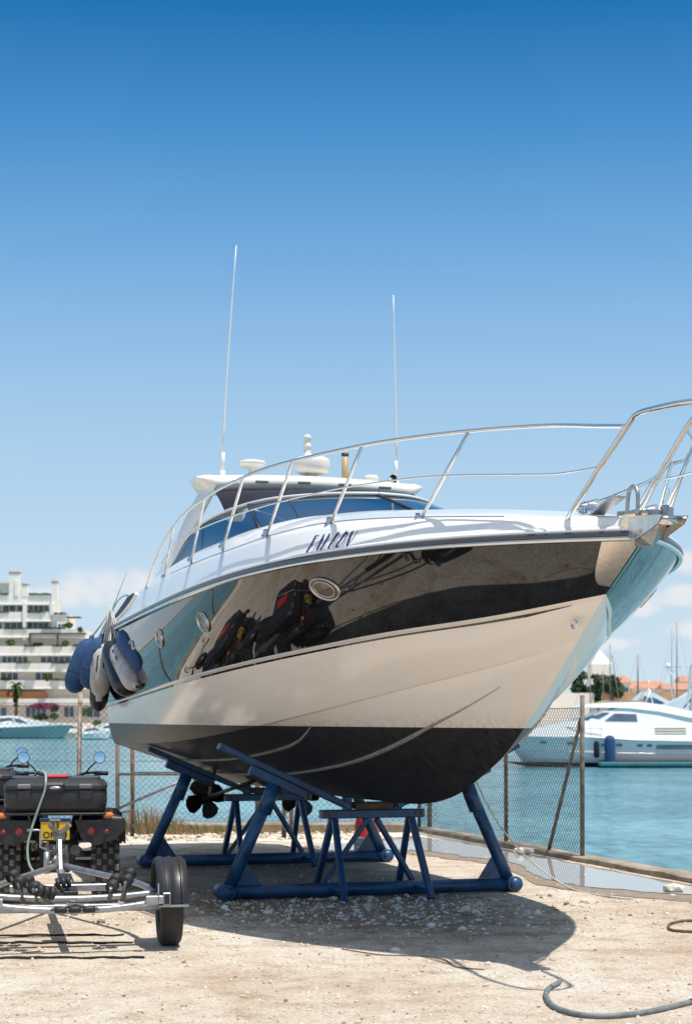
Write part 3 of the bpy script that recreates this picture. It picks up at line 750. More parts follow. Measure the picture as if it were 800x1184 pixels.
# foredeck hardware
fh = MB()
for a, v in ((.75,.28),(1.0,.34)):
    z = zCr(a)-.06
for k, (a, v) in enumerate(((.62,.26),(.86,.34))):
    pass
def cleat(a, v):
    z = deck_rows(a)[5][1]+.02; c = MB()
    c.tube(V(a-.05,v,z-.03), V(a-.05,v,z+.07), .016); c.tube(V(a+.08,v,z-.03), V(a+.08,v,z+.07), .016); c.tube(V(a-.16,v,z+.075), V(a+.18,v,z+.075), .014)
    return c.build('cleat', M['steel'], boat, SH)
cleat(.60,.10); cleat(1.0,-.52); cleat(4.6,1.33); cleat(9.3,1.22)
ws_ = MB(); ws_.lathe([(.04,-.04),(.042,.02),(.028,.035),(.045,.05),(.048,.06),(0,.065)], V(.62,.06,2.90)); ws_.box(V(.60,.06,2.87), (.10,.14,.05), bev=.015)
ws_.build('anchor_windlass', M['steel'], boat, SH)
# anchor roller and anchor
ar = MB()
ar.bar(V(.40,.0,2.81), V(-.28,.0,2.735), .14, .018)
for v in (.08,-.08):
    ar.add([V(.18,v,2.66),V(.20,v,2.80),V(-.10,v,2.79),V(-.38,v,2.765),V(-.33,v,2.72),V(-.08,v,2.655)], [(0,1,2,3,4,5)])
    ar.add([V(.18,v*1.08,2.66),V(.20,v*1.08,2.80),V(-.10,v*1.08,2.79),V(-.38,v*1.08,2.765),V(-.33,v*1.08,2.72),V(-.08,v*1.08,2.655)], [(0,1,2,3,4,5)])
ar.tube(V(-.28,-.085,2.745), V(-.28,.085,2.745), .03)
arl = ar.build('anchor_roller', M['steel_plate'], boat, SH)
an = MB()
an.bar(V(.35,0,2.85), V(-.20,0,2.80), .03, .04)
an.add([V(-.24,0,2.79), V(-.08,.11,2.69), V(.06,.04,2.62), V(.06,-.04,2.62), V(-.08,-.11,2.69), V(-.09,0,2.61)], [(0,1,5),(1,2,5),(2,3,5),(3,4,5),(4,0,5)])
an.path(smooth_path([V(.12,.06,2.80), V(.10,.06,2.94), V(.04,.06,2.985), V(-.02,.06,2.94), V(-.02,.06,2.80)]), .013, 8)
an.box(V(-.20,-.04,2.80), (.07,.07,.09), bev=.015); an.bar(V(.45,.10,2.86), V(.12,.12,2.93), .10, .012)
an.build('anchor', M['galv'], boat, SH)
# plate collar under the roller, round the stem head
co_ = MB(); rows = []
for i in range(7):
    f = i/6; r = []
    for j in range(13):
        a_ = .0 + abs(j-6)/6*.13; sg = 1 if j >= 6 else -1
        w_ = wS(max(a_-.02,0)) + .018; z0 = zS(a_)-.02; z1 = zS(a_)+.13
        if j == 6: w_ = 0
        r.append(V(a_-.045*(1-abs(j-6)/6)-.05*f, sg*w_*(1-.12*f), z0+(z1-z0)*f))
    rows.append(r)
co_.grid(rows); co_.build('stem_head_plate', M['steel_plate'], boat, SH)

# portlights and small fittings in the topside
def top_pt(a, s_, sg=1, off=0.0):
    def ev(a, s_):
        a0 = .53*(1-s_); t = (a-a0)/(LB-a0); p = cB(t).lerp(cS(t), s_); return Vector((p.x, p.y+black_bulge(t)*4*s_*(1-s_), p.z))
    p = ev(a, s_); n = (ev(a+.02,s_)-p).cross(ev(a,s_+.02)-p).normalized()
    if n.y < 0: n = -n
    p = p + n*off; return V(p.x, sg*p.y, p.z)
for sg in (1,-1):
    for a, s_, ra, rz in ((2.42,.64,.150,.135),(4.69,.585,.140,.150),(6.28,.585,.140,.150),(7.83,.60,.140,.150)):
        H_ = zS(a)-zB(a); P = []; Q = []
        def ring(k_, off): return [top_pt(a - ra*k_*math.cos(2*PI*i/32)*(1+0*s_), s_ + rz*k_*math.sin(2*PI*i/32)/H_*.5*1.15, sg, off) for i in range(32)]
        rim = MB(); rim.grid([r+[r[0]] for r in (ring(1.0,.002), ring(.98,.014), ring(.90,.015), ring(.86,.004))])
        rim_o = rim.build('portlight', M['port_rim'], topside, SH)
        gl = MB(); r = ring(.88,.005); gl.add(r, [tuple(range(32))]); gl.build('portlight_glass', M['port_glass'], rim_o, SH)
        cb = MB(); r0 = ring(.66,.010); cb.path(r0, .004, 5, closed=True); cb.build('inner_frame', M['steel'], rim_o, SH)
th_ = MB(); pz = Vector((.76,.066,2.187)); th_.lathe([(.030,0),(.034,.012),(.02,.016),(.016,.004)], V(.80,.085,2.187), axis=(-.95,-.25,.1), n=16); th_.build('tow_eye', M['steel'], hull, SH)

# windscreen
Bq = [(3.90,0,3.262),(3.97,.30,3.258),(4.12,.58,3.245),(4.40,.86,3.22),(4.8,1.05,3.195),(5.9,1.19,3.16),(7.0,1.27,3.105),(7.62,1.30,3.06)]
Tq = [(5.00,0,3.55),(5.05,.22,3.55),(5.2,.42,3.555),(5.5,.66,3.56),(5.95,.86,3.56),(6.6,1.04,3.52),(7.18,1.20,3.38),(7.66,1.302,3.08)]
qs = [i/7 for i in range(8)]
sB = [spline(qs, [p[k] for p in Bq]) for k in range(3)]; sT = [spline(qs, [p[k] for p in Tq]) for k in range(3)]
def bq(u): return Vector((sB[0](u), sB[1](u), sB[2](u)))
def tq(u): return Vector((sT[0](u), sT[1](u), sT[2](u)))
scr = MB()
for sg in (1,-1):
    rows = []
    for j in range(7):
        s_ = j/6; rows.append([(lambda p: V(p.x, sg*(p.y + .03*4*s_*(1-s_)), p.z))(bq(u).lerp(tq(u), s_)) for u in [i/40 for i in range(41)]])
    scr.grid(rows, flip=sg<0)
ws = scr.build('windscreen', M['glass'], boat, SH)
wf = MB(); wb = MB(); wd = MB()
def fl_(p, sg, dz=0): return V(p.x, sg*p.y, p.z+dz)
UU = [i/60 for i in range(61)]
for sg in (1,-1):
    wf.path([fl_(tq(u),sg,.016) for u in UU], .015, 8)
    wd.path([fl_(tq(u),sg,-.018) for u in UU], .016, 6)
    wb.path([fl_(bq(u),sg,.012) for u in UU], .014, 6)
    for u, r in ((.44,.010),(.60,.022),(.79,.010)):
        wb.tube(fl_(bq(u),sg), fl_(tq(u),sg), r)
wb.tube(fl_(bq(0),1), fl_(tq(0),1), .016)
wf.build('windscreen_frame', M['white_frame'], ws, SH); wd.build('frame_gasket', M['black_rubber'], ws, SH); wb.build('mullions', M['black_rubber'], ws, SH)
# navy canvas between windscreen and arch, blue seats behind the glass
cv = MB(); rows = []
for j in range(5):
    s_ = j/4; r = []
    for i in range(21):
        v = -1.02 + 2.04*i/20; av = abs(v)
        # windscreen header position at this v
        u = min(qs[-1], max(0, [k/200 for k in range(201) if tq(k/200).y >= av or k == 200][0])); p = tq(min(u,.80))
        a = p.x + (7.0-p.x)*s_; z = (p.z+.03) + (3.84-.03*av-(p.z+.03))*s_ + .02*math.sin(s_*PI)
        r.append(V(a, v, z))
    rows.append(r)
cv.grid(rows); cv.build('bimini_canvas', M['navy'], boat, SH)
se = MB(); 
for v in (.62,-.05,-.70): se.box(V(6.0,v,3.05), (.52,.16,.62), bev=.06); se.box(V(5.72,v,2.78), (.52,.5,.14), bev=.05)
se.box(V(7.2,0,2.85), (1.9,.25,.6), bev=.08)
se.build('helm_seats', M['blue_seat'], boat, SH)
dsh = MB(); dsh.box(V(4.75,0,3.10), (1.5,.9,.12), bev=.05); dsh.build('dashboard', M['navy'], boat, SH)
sw_ = MB(); sw_.lathe([(.17,0),(.185,.015),(.17,.03),(.155,.015)], V(5.25,-.5,3.2), axis=(0,-.7,.7), n=20, closed=True); sw_.tube(V(5.25,-.5,3.2), V(5.1,-.5,3.1), .02); sw_.build('steering_wheel', M['black_rubber'], boat, SH)

# radar arch : two raked legs and a wing
arch = MB()
def leg_sec(f, sg):
    # f 0 foot .. 1 top
    f_ = f
    aF = 7.62 + (6.88-7.62)*f_**1.15; aR = 8.62 + (7.62-8.62)*f_**.85
    v = 1.36 + (1.02-1.36)*f_**1.2; z = 2.86 + (3.85-2.86)*f_; th = .055
    r = [V(aF, sg*(v-.01), z), V(aF+.10, sg*(v+th*.5), z), V((aF+aR)/2, sg*(v+th), z), V(aR-.10, sg*(v+th*.5), z), V(aR, sg*(v-.01), z), V(aR-.10, sg*(v-th), z), V((aF+aR)/2, sg*(v-th*1.3), z), V(aF+.10, sg*(v-th), z)]
    return r + [r[0]]
for sg in (1,-1): arch.grid([leg_sec(i/14, sg) for i in range(15)], flip=sg<0)
rows = []
for i in range(41):
    v = -1.17 + 2.34*i/40; e_ = abs(v)/1.17
    tip = max(0,(e_-.86)/.14); ch_ = .37*(1-.55*tip**1.5); a0 = 7.28 - .06*tip; zc = 3.865 + .045*(1-e_**2) + .07*tip; th = .092*(1-.75*tip**1.3)
    prof = [(-1,0),(-.93,.55),(-.7,.9),(0,1.05),(.7,.8),(1,.1),(.8,-.6),(0,-.95),(-.75,-.9),(-.95,-.5),(-1,0)]
    rows.append([V(a0 + p*ch_, v, zc + q_*th) for p, q_ in prof])
arch.grid(rows); arch.add(rows[0][:-1], [tuple(range(10))]); arch.add(rows[-1][:-1], [tuple(range(10))])
arch_o = arch.build('radar_arch', M['arch'], boat, SH, sharp=50)
for v in (.55,.12,-.3,-.72): ld = MB(); ld.box(V(6.905, v, 3.865+.045*(1-(v/1.25)**2)), (.13,.012,.022), bev=.004); ld.build('arch_lamp', M['grey_latch'], arch_o, SH)
rd_ = MB(); rd_.lathe([(.0,-.088),(.14,-.085),(.172,-.06),(.183,-.02),(.183,.03),(.172,.06),(.15,.075),(.06,.085),(0,.086)], V(7.28,-.07,4.14), n=32); rd_.tube(V(7.28,-.07,3.93), V(7.28,-.07,4.06), .05); rd_.tube(V(7.28,.01,3.93), V(7.28,.01,4.06), .015)
rdo = rd_.build('radar_dome', M['radome'], boat, SH)
nl = MB(); nl.lathe([(.05,.08),(.05,.11),(.036,.12),(.034,.17),(.042,.175),(.042,.20),(.034,.205),(.034,.25),(.042,.255),(.042,.29),(.025,.305),(0,.31)], V(7.28,-.02,4.14), n=20); nl.build('navigation_light', M['radome'], rdo, SH)
ms = MB(); ms.lathe([(.035,-.13),(.035,-.04),(.06,-.03),(.13,-.012),(.142,.01),(.13,.03),(.07,.045),(0,.048)], V(7.28,.554,4.12), n=28); ms.build('satellite_dome', M['radome'], boat, SH)
tt = MB(); tt.tube(V(7.25,-.41,3.93), V(7.25,-.41,4.25), .035); tto = tt.build('light_post', M['tan_tube'], boat, SH)
tc_ = MB(); tc_.lathe([(.037,0),(.037,.03),(0,.032)], V(7.25,-.41,4.245), n=16); tc_.build('cap', M['black_rubber'], tto, SH)
gd = MB(); gd.lathe([(.03,-.06),(.03,-.02),(.075,-.015),(.08,.01),(.06,.035),(0,.045)], V(7.28,-.70,4.03), n=20); gd.build('gps_dome', M['radome'], boat, SH)
hn = MB(); hn.lathe([(.045,0),(.02,.08),(.015,.14)], V(7.0,-.84,4.0), axis=(0,1,0), n=14); hn.build('horn', M['steel'], boat, SH)
for (a, v, z0, z1, dv, da) in ((7.3,.85,3.93,6.30,-.14,.0),(7.3,-.976,3.93,5.93,.03,.0)):
    an_ = MB(); an_.path([V(a,v,z0), V(a,v,z0+.12)], .028, 10); an_.path([V(a,v,z0+.12), V(a,v+dv*.05,z0+.30)], .020, 8)
    ao = an_.build('antenna', M['white_frame'], boat, SH)
    a2 = MB(); P = [V(a+da*f, v+dv*(f**1.2), z0+.28+(z1-z0-.28)*f) for f in [i/8 for i in range(9)]]; a2.path(P, [.013-.008*i/8 for i in range(9)], 8); a2.build('antenna_whip', M['white_frame'], ao, SH)

# guard rails
def rl(t_, pts, sg): return [V(a, sg*v, z) for a, v, z in pts]
toprail = [(8.0,1.50,2.89),(7.33,1.61,2.885),(6.86,1.645,3.013),(6.28,1.67,3.187),(5.7,1.68,3.303),(5.2,1.68,3.365),(4.72,1.669,3.404),(3.99,1.637,3.434),(3.21,1.565,3.447),(2.68,1.466,3.449),(2.02,1.255,3.452),(1.59,1.06,3.455),(1.04,.73,3.447),(.52,.41,3.414),(.0,.335,3.33),(-.41,.335,3.262)]
midrail = [(6.4,1.65,3.03),(5.96,1.645,3.141),(5.2,1.64,3.18),(4.52,1.62,3.19),(3.67,1.565,3.19),(2.97,1.49,3.184),(2.47,1.375,3.186),(2.07,1.24,3.192),(1.53,.99,3.19),(1.16,.76,3.174),(.55,.41,3.112),(.25,.36,3.09),(-.05,.322,3.08)]
tops = smooth_path([V(a,v,z) for a,v,z in toprail]); mids = smooth_path([V(a,v,z) for a,v,z in midrail])
mir = lambda P, sg: [Vector((p.x*sg, p.y, p.z)) for p in P]
tr_ = MB(); mr_ = MB()
tops_port = smooth_path([V(a,v,z) for a,v,z in toprail[:-5] + [(1.59,1.14,3.42),(1.04,.88,3.38),(.52,.62,3.33),(.18,.44,3.28),(-.06,.28,3.295),(-.29,.12,3.285)]])
for sg in (1,-1): tr_.path(mir(tops if sg > 0 else tops_port,sg), .013, 10); mr_.path(mir(mids,sg), .006, 8)
guard = tr_.build('guard_rail', M['steel'], boat, SH); mr_.build('mid_rail', M['steel'], guard, SH)
for sg in (1,-1):
    for b, t in (((6.75,1.564,2.907),(5.74,1.68,3.295)),((5.44,1.59,2.975),(4.59,1.664,3.41)),((4.38,1.565,2.99),(3.55,1.60,3.44)),((3.35,1.475,2.98),(2.65,1.46,3.449)),((2.34,1.28,2.965),(1.86,1.19,3.453)),((1.5,.915,2.91),(1.04,.73,3.447))):
        if sg < 0 and t[0] < 1.1: t = (1.04,.88,3.38)
        s_ = MB(); s_.tube(V(b[0],sg*b[1],b[2]-.03), V(t[0],sg*t[1],t[2]), .0125, n=8); s_.lathe([(.034,0),(.034,.012),(.02,.03),(.016,.06)], V(b[0],sg*b[1],b[2]-.012), n=12)
        s_.build('stanchion', M['steel'], guard, SH)
# pulpit
pu = MB()
pp = [(.50,.30,2.80),(.03,.32,3.04),(-.43,.335,3.263),(-.58,.345,3.305),(-.78,.345,3.30),(-1.02,.32,3.29),(-1.17,.24,3.285),(-1.20,.12,3.29),(-1.10,-.02,3.33),(-.80,-.09,3.375),(-.56,-.11,3.355),(-.30,-.11,3.285),(.32,-.11,2.83)]
pu.path(smooth_path([V(*p) for p in pp]), .0165, 10)
pu.path([V(.52,-.38,2.82),V(.18,-.43,3.27)], .012, 8)
pu.build('pulpit', M['steel'], boat, SH)
# stern rails and mooring lines
for sg in (1,-1):
    sr = MB(); sr.path(smooth_path([V(9.2,sg*1.38,2.84),V(9.5,sg*1.40,2.95),V(9.95,sg*1.41,2.93),V(10.42,sg*1.40,2.82),V(10.5,sg*1.42,2.60)]), .012, 8)
    sr.build('stern_rail', M['steel'], boat, SH)
pf = MB(); rows = []
for i in range(13):
    u = -1 + 2*i/12; af = 11.75 - .55*abs(u)**3.5; rows.append([V(LB-.02, u*1.30, 1.80), V(af-.04, u*1.27, 1.80), V(af, u*1.27, 1.77), V(af, u*1.27, 1.71), V(af-.05, u*1.25, 1.66), V(LB-.02, u*1.28, 1.60)])
pf.grid(rows, smooth=False); pf.add(rows[0], [tuple(range(6))]); pf.add(rows[-1], [tuple(range(6))])
pfo = pf.build('bathing_platform', M['gel_white'], boat, SH)
tk = MB(); tk.box(V(10.98,0,1.806), (2.2,1.0,.012)); tk.build('teak_deck', M['wood'], pfo, SH)
# propellers, shafts, rudders
for sg in (1,-1):
    pr = MB(); c = V(9.35, sg*.55, .70)
    pr.lathe([(.0,-.09),(.035,-.06),(.045,0),(.04,.07),(.0,.12)], c, axis=(0,1,0), n=14)
    for k in range(4):
        th = k*PI/2+.4; ux = Vector((math.cos(th),0,math.sin(th))); vx = Vector((-math.sin(th),0,math.cos(th)))
        pts_ = []
        for r_, w_ in ((.03,.04),(.10,.09),(.17,.11),(.215,.07),(.23,.0)):
            pts_.append((r_, w_))
        lo = [c + ux*r_ - vx*w_ + Vector((0,-w_*.5,0)) for r_, w_ in pts_]; hi = [c + ux*r_ + vx*w_ + Vector((0,w_*.5,0)) for r_, w_ in pts_]
        pr.grid([lo, hi]); pr.grid([[p+Vector((0,.008,0)) for p in hi],[p+Vector((0,.008,0)) for p in lo]])
    pro = pr.build('propeller', M['brass'], boat, SH)
    sh = MB(); sh.tube(V(9.3,sg*.55,.71), V(7.4,sg*.50,.96), .02); sh.bar(V(9.1,sg*.55,.74), V(9.0,sg*.53,1.08), .03, .08); sh.build('shaft', M['brass'], pro, SH)
    ru = MB(); ru.bar(V(9.75,sg*.55,1.12), V(9.75,sg*.55,.62), .03, .26, up=(0,1,0)); ru.build('rudder', M['strake'], boat, SH)
# ------------------------------------------------------------------ steel cradles
def make_cradle(label, a, zin, zout, vout, loc_a):
    # local frame as the boat: x to port, y aft
    A_ = Vector((-.305,.952,0)); base = Vector((1.812,10.50,0)) + A_*loc_a
    t = thing('boat_cradle', label, 'cradle', tuple(base), math.atan2(.305,.952), 'blue steel cradles under the boat')
    bt = MB(); bt.tube((-1.345,0,.068), (1.345,0,.068), .061, n=20); bt.build('base_tube', M['blue_paint'], t)
    for sx in (-1,1):
        st_ = MB(); st_.tube((sx*1.345,-.10,.075), (sx*1.345,.16,.075), .070, n=20)
        st_.lathe([(.055,0),(.055,-.012),(.0,-.013)], (sx*1.345,-.10,.075), axis=(0,1,0), n=20)
        foot = st_.build('foot', M['blue_paint'], t)
        gs = MB(); gs.add([(sx*1.30,-.006,.13),(sx*1.02,-.006,.13),(sx*1.16,-.006,.34),(sx*1.30,.006,.13),(sx*1.02,.006,.13),(sx*1.16,.006,.34)], [(0,1,2),(3,5,4),(0,3,4,1),(1,4,5,2),(2,5,3,0)]); gs.build('gusset', M['blue_paint'], foot)
        zt = zin + (zout-zin)*((.88-.22)/(vout-.22)) - .10
        lg = MB(); lg.tube((sx*1.31,0,.11), (sx*.90,0,zt), .056, n=20); lg.tube((sx*1.0,0,zt-.24*1.9*.55), (sx*.90,0,zt), .066, n=20); lg.build('leg', M['blue_paint'], t)
        sbm = MB(); sbm.bar((sx*.22,0,zin), (sx*vout,0,zout), .13, .055); sbm.bar((sx*.62,0,zin+(zout-zin)*(.40/(vout-.22))-.075), (sx*1.12,0,zin+(zout-zin)*(.90/(vout-.22))-.075), .09, .085); sb = sbm.build('support_bar', M['blue_paint'], t)
        up = MB(); up.box((sx*.235,0,.80), (.075,.09,.18), bev=.008); up.build('upright', M['blue_paint'], sb)
    tm = MB(); tm.box((0,0,.735), (.96,.12,.075), bev=.008); tr = tm.build('trestle_top', M['blue_paint'], t)
    for sx in (-1,1):
        l = MB(); l.bar((sx*.36,-.03,.70), (sx*.40,-.45,.0), .055, .055); l.build('trestle_leg', M['blue_paint'], tr)
        l = MB(); l.bar((sx*.36,.03,.70), (sx*.40,.45,.0), .055, .055); l.build('trestle_leg', M['blue_paint'], tr)
        l = MB(); l.bar((sx*.04,0,.69), (sx*.42,.10,.12), .045, .045); l.bar((sx*.405,-.40,.075+.0),(sx*.405,.42,.075), .04, .03); l.build('brace', M['blue_paint'], tr)
    for sx in (-1,1):
        for k in range(2):
            bo_ = MB(); bo_.lathe([(.016,0),(.016,.014),(0,.015)], (sx*(.40+.05*k),-.06,.735), axis=(0,-1,0), n=6); bo_.build('bolt', M['rust'], tr)
    wb_ = MB(); wb_.box((0,0,.808), (.34,.20,.062), bev=.01); wb_.build('keel_block', M['wood'], t)
    return t
make_cradle('nearer blue steel cradle under the bow half, resting on the shingle', 5.18, .80, 1.345, 1.40, 5.18)
make_cradle('farther blue steel cradle under the stern of the boat', 8.72, .80, 1.27, 1.32, 8.72)
#@@FENDERS
# ------------------------------------------------------------------ fenders at the stern quarter
bw = boat.matrix_basis if False else Matrix.Translation((1.812,10.50,0)) @ Matrix.Rotation(math.atan2(.305,.952), 4, 'Z')
def wpt(a, v, z): return bw @ V(a, v, z)
def fender(label, top, bottom, r, kind, cat='fender', hang=None, long_=False):
    top = Vector(top); bottom = Vector(bottom); d = (top-bottom); Ln = d.length; d.normalize()
    f = thing('fender', label, cat, tuple(bottom), 0, 'fenders hanging in a bunch at the stern quarter')
    m_ = {'blue': M['blue_fabric'], 'white': M['fender_white'], 'dark': M['fender_dark']}[kind]
    b = MB(); pr = [(.001,0),(r*.35,.01),(r*.72,.05*1.0),(r*.95,.13),(r,.22),(r*1.0,Ln*.6),(r*.98,Ln-.2),(r*.85,Ln-.09),(r*.5,Ln-.03),(r*.22,Ln-.015),(r*.2,Ln+.03),(0,Ln+.035)]
    b.lathe(pr, (0,0,0), axis=d, n=28); body = b.build('fender_body', m_, f)
    if kind == 'white':
        c = MB(); c.lathe([(r*.16,-.05),(r*.28,-.04),(r*.3,.0),(r*.5,.03)], (0,0,0), axis=d, n=16); c.build('end_cap', M['fender_white'], body)
        # dark printed hatch marks
        u = d.cross(Vector((0,1,0))).normalized(); w = d.cross(u); hm = MB()
        for k in range(10):
            th = 2*PI*k/10
            for hgt, ln in ((Ln*.55,.10),(Ln*.75,.07)):
                h0 = hgt + .03*math.sin(k*2.3)
                P = []
                for (dt, dh) in ((-.07,0),(.07,.0),(.09,ln),(-.05,ln)):
                    a_ = th+dt; P.append(d*(h0+dh) + (u*math.cos(a_)+w*math.sin(a_))*(r*1.012))
                hm.add(P, [(0,1,2,3)])
        hm.build('hatch_marks', M['fender_dark'], body)
    if kind == 'blue':
        sd_ = MB(); sd_.lathe([(r*1.012,Ln*.35),(r*1.02,Ln*.355),(r*1.012,Ln*.36)], (0,0,0), axis=d, n=28); sd_.build('seam', M['navy'], body)
    hang = Vector(hang if hang else wpt(10.2,1.40,2.84)) - bottom
    rp = MB(); tp = d*(Ln+.02); rp.path([tp, tp.lerp(hang,.5)+Vector((0,0,-.015)), hang], .010, 6); rp.build('hanging_line', M['rope'], f)
    return f
def P(x, y, Y): return Vector(((x-400)/2000*Y, Y, 1.55+(835-y)/2000*Y))
fender('blue covered fender, leftmost of the bunch at the stern', P(106,738,19.75), P(83,801,19.75), .135, 'blue', hang=P(126,708,19.6))
fender('blue covered fender between the leftmost one and the upright white one', P(119,736,19.45), P(102,797,19.45), .14, 'blue', hang=P(126,706,19.4))
fender('dark navy fender whose end shows beneath the white fender', P(121,748,19.5), P(113,823,19.5), .11, 'dark', hang=P(127,706,19.4))
fender('grimy white fender hanging upright at the stern corner', P(120,748,19.15), P(115,806,19.15), .12, 'white', hang=P(128,700,19.3))
fender('grimy white fender swung diagonally against the hull', P(137,750,18.3), P(158,792,17.45), .125, 'white', hang=P(128,702,19.2))
fender('dark navy fender tucked beneath the diagonal white fender', P(129,745,18.6), P(148,800,18.0), .14, 'dark', hang=P(128,703,19.3))
fender('blue covered fender beside the last porthole, farthest right of the bunch', P(143,736,18.25), P(167,768,17.15), .12, 'blue', hang=P(129,706,19.0))
# mooring lines at the stern
ml = MB(); ml.path([P(129,706,19.2), P(124,740,19.3), P(120,752,19.2)], .012, 6); ml.path([P(147,661,18.9), P(130,705,19.2), P(104,760,20.0)], .006, 6); ml.path([P(129,706,19.2), P(112,742,19.7)], .006, 6)
ml.path([P(127,708,19.15), P(143,755,18.8), P(150,790,18.8), P(157,805,18.8)], .006, 6)
tag(ml.build('mooring_line', M['rope']), 'pale mooring lines drooping from the stern rail over the fenders', 'rope')
# ------------------------------------------------------------------ quad bike, seen from behind
def wheel(parent, c, R, wdt, knob=True, rimr=.5, name='wheel', ax=(1,0,0), tyre_m=None, rim_m=None):
    """wheel turning about the local x axis"""
    w = bpy.data.objects.new(name, None); 
    cx_, cy_, cz_ = c; h = wdt/2
    t = MB(); pr = [(R*rimr,-h*.80),(R*.70,-h),(R*.90,-h*.97),(R*.985,-h*.75),(R,-h*.3),(R,h*.3),(R*.985,h*.75),(R*.90,h*.97),(R*.70,h),(R*rimr,h*.80),(R*rimr*.95,0)]
    t.lathe(pr, c, axis=ax, n=36, closed=True)
    if knob:
        n_ = 20
        for k in range(n_):
            for row in (-2,-1,0,1,2):
                th = 2*PI*(k + (.5 if row % 2 else 0))/n_; xo = row*wdt*.205
                rr = R*(1.0 if abs(row) < 2 else .955)
                pos = Vector((cx_+xo, cy_+math.cos(th)*rr, cz_+math.sin(th)*rr)); 
                Rm = Matrix.Rotation(th, 3, 'X')
                t.box(pos, (wdt*.165, .030, .052*R/.3), 1, Rm, bev=.006)
    wo = t.build(name, [tyre_m or M['tyre'], M['tyre_dusty'] if knob else M['tyre']], parent)
    r = MB(); r.lathe([(R*rimr,-h*.7),(R*rimr*.92,-h*.4),(R*rimr*.55,-h*.25),(R*.14,-h*.35),(.001,-h*.35),(.001,h*.35),(R*.14,h*.35),(R*rimr*.55,h*.25),(R*rimr*.92,h*.4),(R*rimr,h*.7)], c, axis=ax, n=24)
    for k in range(5):
        th = 2*PI*k/5
        for sx in (-1,1): r.tube((cx_+sx*h*.28, cy_+math.cos(th)*R*.2, cz_+math.sin(th)*R*.2), (cx_+sx*h*.42, cy_+math.cos(th)*R*.2, cz_+math.sin(th)*R*.2), .008, n=6)
    r.build('rim', rim_m or M['galv_dark'], wo)
    return wo
M['body_dark'] = mat('dark_bodywork_plastic', (.022,.022,.024), .38, var=.2, vscale=6, bump=.05, bscale=120)
def make_quad(label, loc, rz, detail=True):
    q = thing('quad_bike', label, 'quad bike', loc, rz, None)
    R = .31
    for sx in (-1,1):
        wheel(q, (sx*.415,0,R), R, .24); wheel(q, (sx*.41,1.28,R*.98), R*.98, .2)
    b = MB()
    b.box((0,.62,.52), (.34,1.35,.26), bev=.06); b.box((0,.05,.40), (.30,.34,.30), bev=.05)
    b.tube((-.30,0,R), (.30,0,R), .045); b.tube((-.3,1.28,R), (.3,1.28,R), .03)
    b.tube((.16,-.12,.45), (.16,.42,.40), .045); b.build('chassis', M['galv_dark'], q)
    for sx in (-1,1):
        # rear fender : curved shell over the wheel
        f = MB(); rows = []
        for i in range(9):
            th = PI*(.30+.55*i/8); r = []
            for (x_, k) in ((.13,.99),(.25,1.06),(.45,1.05),(.56,.98),(.585,.88)):
                r.append((sx*x_, -math.cos(PI-th)*-.44*k + .02, R + math.sin(th)*.43*k))
            rows.append(r)
        f.grid(rows)
        rows2 = [[(x_*1.0, y+.0, z-.02) for x_, y, z in r] for r in rows]; f.grid(rows2, flip=True)
        fo = f.build('rear_fender', M['body_dark'], q)
        f = MB(); rows = []
        for i in range(9):
            th = PI*(.1+.8*i/8); rows.append([(sx*x_, 1.28-math.cos(th)*.42*k, R + math.sin(th)*.42*k) for (x_, k) in ((.15,1.),(.3,1.06),(.5,1.02),(.55,.9))])
        f.grid(rows); f.build('front_fender', M['body_dark'], q)
        # tail panel : five sided dark housing with lamps
        t = MB(); o = [(sx*.16,.72),(sx*.56,.725),(sx*.585,.64),(sx*.50,.555),(sx*.34,.505),(sx*.22,.56)]
        fr_ = [(x_, -.40, z) for x_, z in o]; bk = [(x_*.98, -.22, z+.01) for x_, z in o]; n = len(o)
        t.add(fr_+bk, [tuple(range(n)), tuple(range(n,2*n))[::-1]] + [(i,(i+1)%n,n+(i+1)%n,n+i) for i in range(n)])
        to = t.build('tail_panel', M['body_dark'], q)
        for x_, r_ in ((.30,.029),(.43,.020)):
            l = MB(); l.lathe([(r_*1.15,.0),(r_*1.15,.02),(r_,.024),(r_*.9,.018),(r_*.6,.028),(0,.032)], (sx*x_,-.398,.625), axis=(0,-1,0), n=20); l.build('tail_light', M['lamp_red'], to)
        l = MB(); l.box((sx*.445,-.40,.765), (.085,.05,.045), bev=.016); l.build('indicator', M['lamp_orange'], to)
        l = MB(); l.bar((sx*.40,-.36,.74), (sx*.56,-.33,.73), .02, .02); l.build('indicator_stalk', M['galv_dark'], to)
    # rack
    r = MB()
    for y in (-.38,-.2,0,.2): r.tube((-.44,y,.775), (.44,y,.775), .011, n=8)
    r.path([(-.46,.25,.775),(-.47,-.38,.775),(-.40,-.43,.775),(.40,-.43,.775),(.47,-.38,.775),(.46,.25,.775)], .012, 8)
    for sx in (-1,1): r.tube((sx*.3,-.2,.775), (sx*.2,.0,.55), .012, n=8)
    for sx in (-1,1): r.tube((sx*.22,-.43,.775), (sx*.18,-.36,.62), .012, n=8)
    r.build('rear_rack', M['black_rubber'], q)
    # cargo box
    c = MB(); 
    def loop(z, w_, d0, d1, cr): 
        P = []; 
        for (sx, sy) in ((1,-1),(1,1),(-1,1),(-1,-1)):
            cx0 = sx*(w_-cr); cy0 = (d1-cr) if sy > 0 else (d0+cr); a0 = {(1,-1):-90,(1,1):0,(-1,1):90,(-1,-1):180}[(sx,sy)]
            for k in range(5): a = math.radians(a0+22.5*k); P.append((cx0+cr*math.cos(a), cy0+cr*math.sin(a), z))
        return P + [P[0]]
